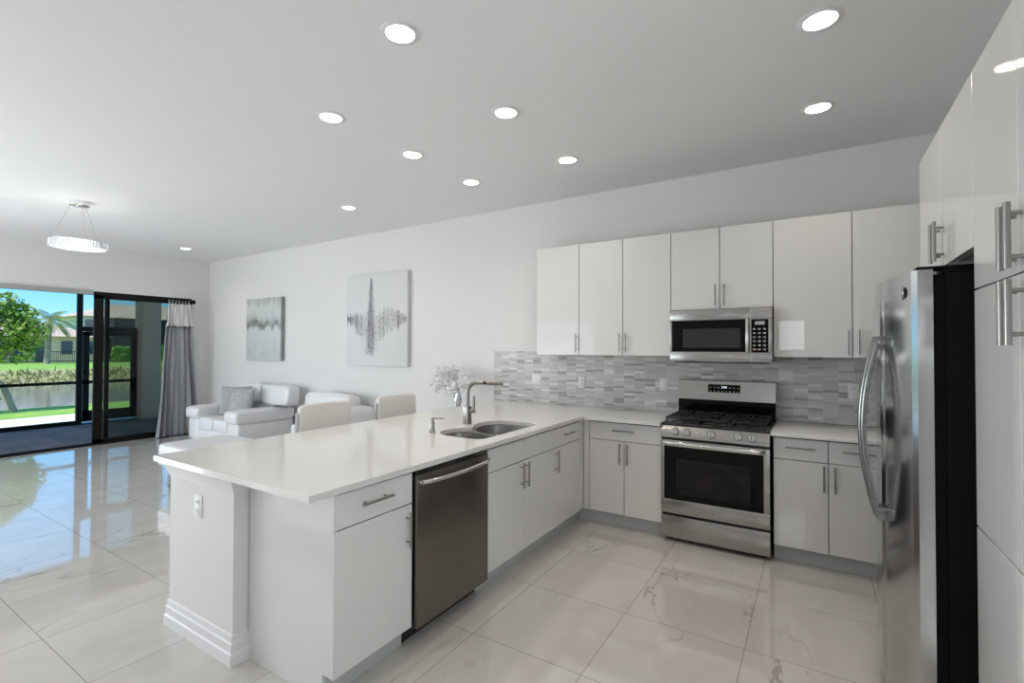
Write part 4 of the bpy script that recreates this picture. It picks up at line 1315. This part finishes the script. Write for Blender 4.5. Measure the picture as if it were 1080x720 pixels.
# tall vase with white flowers in the corner beyond the worktop
vx, vy = -3.335, 4.2
vs = thing('flower_vase', 'tall twisted silver vase standing by the wall beyond the worktop', 'vase', (vx, vy, 0))
rings = []
for j in range(60):
    t_ = j / 59
    z = 1.12 * t_
    r = .042 - .008 * min(1, t_ * 1.3) + .006 * math.sin(t_ * 40) + (.012 * max(0, (t_ - .9) / .1))
    rings.append([(vx + r * (1 + .16 * math.cos(2 * (2 * PI * k / 24) + t_ * 22)) * math.cos(2 * PI * k / 24), vy + r * (1 + .16 * math.cos(2 * (2 * PI * k / 24) + t_ * 22)) * math.sin(2 * PI * k / 24), z) for k in range(24)])
MB().rings(rings).build('body', M['vase'], vs, 60)
fl = thing('flower_spray', 'loose spray of white feathery flowers in the tall vase', 'flowers', (vx, vy, 1.1))
rnd = random.Random(11)
stems = MB(); pet = MB()
for i in range(13):
    a = rnd.uniform(0, 2 * PI); rr = rnd.uniform(.10, .34); h = rnd.uniform(-.12, .13)
    end = Vector((vx + rr * math.cos(a) * 1.0, vy + min(.2, rr * math.sin(a) * .7), 1.12 + h))
    st0 = Vector((vx, vy, 1.0)); mid = st0.lerp(end, .5) + Vector((0, 0, .12))
    pts = [st0.lerp(mid, k / 5).lerp(mid.lerp(end, k / 5), k / 5) for k in range(6)]
    stems.tube(pts, .0022, 5)
    for k in range(120):
        t_ = rnd.uniform(.45, 1.05)
        q = st0.lerp(mid, t_).lerp(mid.lerp(end, t_), t_) + Vector((rnd.gauss(0, .03), rnd.gauss(0, .03), rnd.gauss(0, .03)))
        d_ = Vector((rnd.gauss(0, 1), rnd.gauss(0, 1), rnd.gauss(0, 1))).normalized() * rnd.uniform(.010, .022)
        e_ = d_.orthogonal().normalized() * d_.length * .45
        pet.quad(q - d_, q + e_, q + d_, q - e_)
stems.build('stems', M['petal'], fl)
pet.build('blossom', M['petal'], fl, None)

# ------------------------------------------------------------------ outdoors
lx0 = -12.2
struct('ground', MB().box(lx0 + .12, XL - .12, -6, 4.9, -.2, -.012), M['paver'], label='dark brick pavers of the lanai')
struct('trim_4', MB().box(lx0 - .06, lx0 + .12, -6, 4.9, -.2, .0), M['bronze'], label='dark kerb of the lanai screen')
struct('path', MB().box(-14.55, lx0 - .06, -14, 12, -.25, -.05), M['concrete'], label='pale sunlit patio strip')
g = MB()
prof = [(-14.55, -.06), (-18, -.16), (-21, -.45), (-23.4, -.72), (-24.3, -.95)]
g.rings([[(x, -40, z), (x, 60, z), (x, 60, z - .5), (x, -40, z - .5)] for x, z in prof])
struct('lawn', g, M['grass'], smooth=60, label='near strip of lawn by the water')
struct('pond', MB().box(-41.5, -23.0, -60, 80, -1.2, -.75), M['pond'], label='grey pond')
g = MB()
prof = [(-38.6, -.85), (-40.5, -.45), (-42.5, .05)]
g.rings([[(x, -60, z), (x, 80, z), (x, 80, z - .6), (x, -60, z - .6)] for x, z in prof])
struct('shore', g, M['bank'], smooth=60, label='dry far bank of the pond')
g = MB()
prof = [(-42.4, .03), (-50, .04), (-66, .0), (-120, .0)]
g.rings([[(x, -90, z), (x, 110, z), (x, 110, z - .6), (x, -90, z - .6)] for x, z in prof])
struct('lawn_far', g, M['grass'], smooth=60, label='far lawn beyond the pond')
rnd = random.Random(5)
rd_ = MB()
for i in range(2600):
    x, y = rnd.uniform(-42.0, -38.8), rnd.uniform(-4, 26)
    z = -.85 + max(0, (-38.6 - x)) * .23
    h = rnd.uniform(.10, .30) * (1 if rnd.random() > .12 else 1.6)
    a = rnd.uniform(0, PI)
    dx, dy = .07 * math.cos(a), .07 * math.sin(a)
    lx, ly = rnd.gauss(0, .15), rnd.gauss(0, .15)
    rd_.quad((x - dx, y - dy, z), (x + dx, y + dy, z), (x + lx + dx * .2, y + ly + dy * .2, z + h), (x + lx - dx * .2, y + ly - dy * .2, z + h))
rd_ = rd_.build('reeds', M['reed'], None, None)
tag(rd_, 'dry reeds along the far bank of the pond', 'reeds', None, 'stuff')

# lanai column, beam, roof edge
struct('column', MB().box(-12.30, -11.93, 4.46, 4.80, -.2, ZC + .16), M['column'], label='grey stucco lanai column')
struct('beam', MB().box(-12.35, -11.9, -6, 4.95, 2.72, ZC + .16), M['column'], label='lanai edge beam')
struct('wall_lanai', MB().box(-11.93, XL - .12, 4.90, 5.05, -.2, 0.0), M['column'])

sc_ = thing('screen_enclosure', 'dark bronze screen frame along the edge of the lanai', 'screen frame', (lx0, 2.0, 0))
for y_ in (3.47, 1.2, -1.2):
    MB().box(lx0 - .03, lx0 + .03, y_, y_ + .085, 0, 2.72).build('post', M['bronze'], sc_, None)
MB().box(lx0 - .03, lx0 + .03, 4.805, 4.88, 0, 2.72).build('post', M['bronze'], sc_, None)
MB().box(lx0 - .025, lx0 + .025, -3.5, 3.47, .775, .83).build('chair_rail', M['bronze'], sc_, None)
MB().box(lx0 - .025, lx0 + .025, -3.5, 4.46, 2.64, 2.72).build('top_rail', M['bronze'], sc_, None)
MB().box(lx0 - .025, lx0 + .025, 3.555, 4.46, 1.805, 1.90).build('transom', M['bronze'], sc_, None)
MB().box(lx0 - .025, lx0 + .025, -3.5, 3.47, 0, .06).build('bottom_rail', M['bronze'], sc_, None)
sd_ = thing('screen_door', 'dark framed screen door at the far side of the lanai', 'screen door', (lx0, 4.0, 0))
m = MB()
m.box(lx0 - .02, lx0 + .02, 3.57, 3.665, .03, 1.80).box(lx0 - .02, lx0 + .02, 4.35, 4.455, .03, 1.80)
m.box(lx0 - .02, lx0 + .02, 3.57, 4.455, .03, .24).box(lx0 - .02, lx0 + .02, 3.57, 4.455, 1.72, 1.80).box(lx0 - .02, lx0 + .02, 3.57, 4.455, .775, .835)
m.build('frame', M['bronze'], sd_, None)
MB().box(lx0 + .02, lx0 + .05, 3.60, 3.63, .95, 1.05, .004).build('handle', M['bronze'], sd_)


# trees
def leafy(mb, rnd_, cx, cy, cz, rx, ry, rz, n_, size, shell=.55):
    for i in range(n_):
        while True:
            v = Vector((rnd_.uniform(-1, 1), rnd_.uniform(-1, 1), rnd_.uniform(-1, 1)))
            if shell * rnd_.random() ** .5 < v.length < 1: break
        q = Vector((cx + v.x * rx, cy + v.y * ry, cz + v.z * rz))
        d_ = Vector((rnd_.gauss(0, 1), rnd_.gauss(0, 1), rnd_.gauss(-.2, .6))).normalized() * rnd_.uniform(.6, 1.1) * size
        e_ = d_.cross(Vector((rnd_.gauss(0, 1), rnd_.gauss(0, 1), 1))).normalized() * d_.length * .55
        mb.quad(q - d_, q + e_, q + d_, q - e_)


rnd = random.Random(21)
tx, ty = -16.9, 3.45
tr = thing('shade_tree', 'bright green round-crowned tree on the near lawn beside the patio', 'tree', (tx, ty, -.15))
MB().tube([(tx, ty + .2, -.2), (tx - .05, ty, .5), (tx - .1, ty - .33, 1.0), (tx - .1, ty - .35, 1.5), (tx, ty - .2, 2.2)], [.075, .062, .055, .045, .03], 10).tube([(tx - .1, ty - .33, .95), (tx - .1, ty + .1, 1.35), (tx, ty + .5, 1.9)], [.05, .04, .02], 8).tube([(tx - .1, ty - .33, .9), (tx - .1, ty - .75, 1.3), (tx, ty - 1.2, 1.9)], [.05, .04, .02], 8).tube([(tx - .02, ty - .06, .2), (tx - .1, ty - .32, .55), (tx, ty - .55, 1.1), (tx, ty - .6, 1.5)], [.03, .03, .03, .02], 8).build('trunk', M['bark'], tr, 60)
lf = MB()
for (dx, dy, dz, rx, ry, rz, n_) in ((0, 0, 2.0, .75, .62, .62, 1500), (0, .42, 1.8, .5, .36, .42, 520), (0, -.75, 1.75, .65, .65, .6, 900), (.1, -.1, 2.5, .5, .45, .36, 480), (0, .15, 1.35, .5, .45, .28, 300), (0, -.55, 2.4, .55, .5, .4, 420), (0, .3, 2.3, .4, .3, .3, 240)):
    leafy(lf, rnd, tx + dx, ty + dy, dz, rx, ry, rz, n_, .07)
lf.build('crown', M['leaf'], tr, None)


def palm(x, y, h, label, ln):
    t_ = thing('palm_tree', label, 'tree', (x, y, 0))
    MB().tube([(x, y, -.1), (x + .1, y + .1, h * .5), (x, y + .2, h)], [.24, .17, .15], 10).build('trunk', M['bark'], t_, 60)
    r_2 = random.Random(9)
    m_ = MB()
    for i in range(26):
        a = 2 * PI * i / 26 + r_2.uniform(-.1, .1)
        el = r_2.uniform(-.5, 1.1)
        p_ = Vector((x, y + .2, h))
        d_ = Vector((math.cos(a) * math.cos(el), math.sin(a) * math.cos(el), math.sin(el)))
        prev = p_
        for k in range(9):
            nx = prev + d_ * ln / 9
            side = d_.cross(Vector((0, 0, 1))).normalized()
            w_ = ln * .17 * math.sin(PI * (k + 1) / 10.5)
            for sgn in (-1, 1):
                for q in range(3):
                    b0 = prev.lerp(nx, q / 3)
                    tip = b0 + side * sgn * w_ + d_ * w_ * .6 - Vector((0, 0, w_ * .5))
                    m_.quad(b0, b0 + d_ * .05, tip + d_ * .03, tip)
            prev = nx
            d_ = (d_ + Vector((0, 0, -.16))).normalized()
    m_.build('crown', M['frond'], t_, None)
    return t_


palm(-57.0, 14.2, 3.9, 'palm tree before the tan house across the pond', 2.1)

# houses across the pond
def hip_roof(x0, x1, y0_, y1_, z0, z1, ov=.6):
    x0, x1, y0_, y1_ = x0 - ov, x1 + ov, y0_ - ov, y1_ + ov
    m_ = MB()
    w_ = min(x1 - x0, y1_ - y0_) / 2
    if x1 - x0 < y1_ - y0_: r0, r1 = ((x0 + x1) / 2, y0_ + w_), ((x0 + x1) / 2, y1_ - w_)
    else: r0, r1 = (x0 + w_, (y0_ + y1_) / 2), (x1 - w_, (y0_ + y1_) / 2)
    V = [m_.bm.verts.new(v) for v in ((x0, y0_, z0), (x1, y0_, z0), (x1, y1_, z0), (x0, y1_, z0), (*r0, z1), (*r1, z1))]
    F = ((0, 1, 4), (1, 2, 5, 4), (2, 3, 5), (3, 0, 4, 5), (3, 2, 1, 0)) if x1 - x0 < y1_ - y0_ else ((0, 1, 5, 4), (1, 2, 5), (2, 3, 4, 5), (3, 0, 4), (3, 2, 1, 0))
    for f_ in F: m_.bm.faces.new([V[i] for i in f_])
    return m_


h1 = thing('house', 'low tan stucco house with a tiled roof across the pond', 'house', (-67, 15, 0))
MB().box(-71, -63, 4, 20.0, -.2, 2.6).build('wall', M['stucco_tan'], h1, None)
hip_roof(-71, -63, 4, 20.0, 2.55, 4.1).build('roof', M['roof'], h1, None)
for ya, yb, za, zb in ((16.75, 17.6, .8, 2.1), (18.5, 19.6, .8, 2.1), (14.9, 15.5, 0, 2.1), (13.2, 14.0, 0, 2.1), (9.0, 10.4, .9, 2.2)):
    MB().box(-63.02, -62.93, ya, yb, za, zb).build('window', M['house_glass'], h1, None)
h2 = thing('house', 'two-storey white house with a tiled roof rising behind the tan one', 'house', (-80, 27, 0))
MB().box(-86, -77, 22.6, 40, -.2, 5.5).build('wall', M['stucco_white'], h2, None)
hip_roof(-86, -77, 22.6, 40, 5.4, 7.4, .8).build('roof', M['roof'], h2, None)
for ya, yb in ((22.9, 23.3), (23.6, 24.1), (26, 27), (29, 30.4)):
    MB().box(-77.02, -76.93, ya, yb, 3.7, 4.9).build('window', M['house_glass'], h2, None)
h3 = thing('pool_cage', 'dark screened pool cage attached to the houses across the pond', 'pool cage', (-66, 27, 0))
MB().box(-70, -62, 20.6, 36, 0, 4.6).build('screen', M['dark_screen'], h3, None)
m = MB()
for y_ in (20.6, 22.8, 25, 27.2, 29.4, 31.6): m.box(-62.0, -61.9, y_, y_ + .12, 0, 4.6)
m.build('frame', M['fence'], h3, None)
hip_roof(-70, -63, 21.2, 40, 4.6, 6.2, .2).build('roof', M['roof'], h3, None)
rnd = random.Random(31)
for i, (ya, yb, xx, zz, lab) in enumerate(((19.6, 32.0, -59.0, 1.5, 'bright green clipped hedge before the dark pool cage across the pond'),)):
    hd_ = thing('hedge', lab, 'hedge', (xx, (ya + yb) / 2, 0))
    lf = MB()
    for k in range(5200):
        q = Vector((xx + rnd.uniform(-.6, .6), rnd.uniform(ya, yb), rnd.uniform(0, zz) + .18 * math.sin(rnd.random() * 6)))
        d_ = Vector((rnd.gauss(0, 1), rnd.gauss(0, 1), rnd.gauss(0, 1))).normalized() * .16
        e_ = d_.orthogonal().normalized() * .09
        lf.quad(q - d_, q + e_, q + d_, q - e_)
    lf.build('foliage', M['hedge'], hd_, None)
    MB().box(xx - .35, xx + .35, ya + .2, yb - .2, 0, zz - .25, .1, 2).build('inner_growth', M['hedge'], hd_, None)
fn = thing('fence', 'low dark railing in front of the tan house', 'fence', (-59, 16, 0))
for z_ in (.15, 1.05): MB().box(-60.03, -59.97, 8, 18.8, z_, z_ + .06).build('rail', M['fence'], fn, None)
m = MB()
for k in range(74): m.box(-60.015, -59.985, 8 + k * .146, 8.03 + k * .146, 0, 1.1)
m.build('balusters', M['fence'], fn, None)['kind'] = 'stuff'
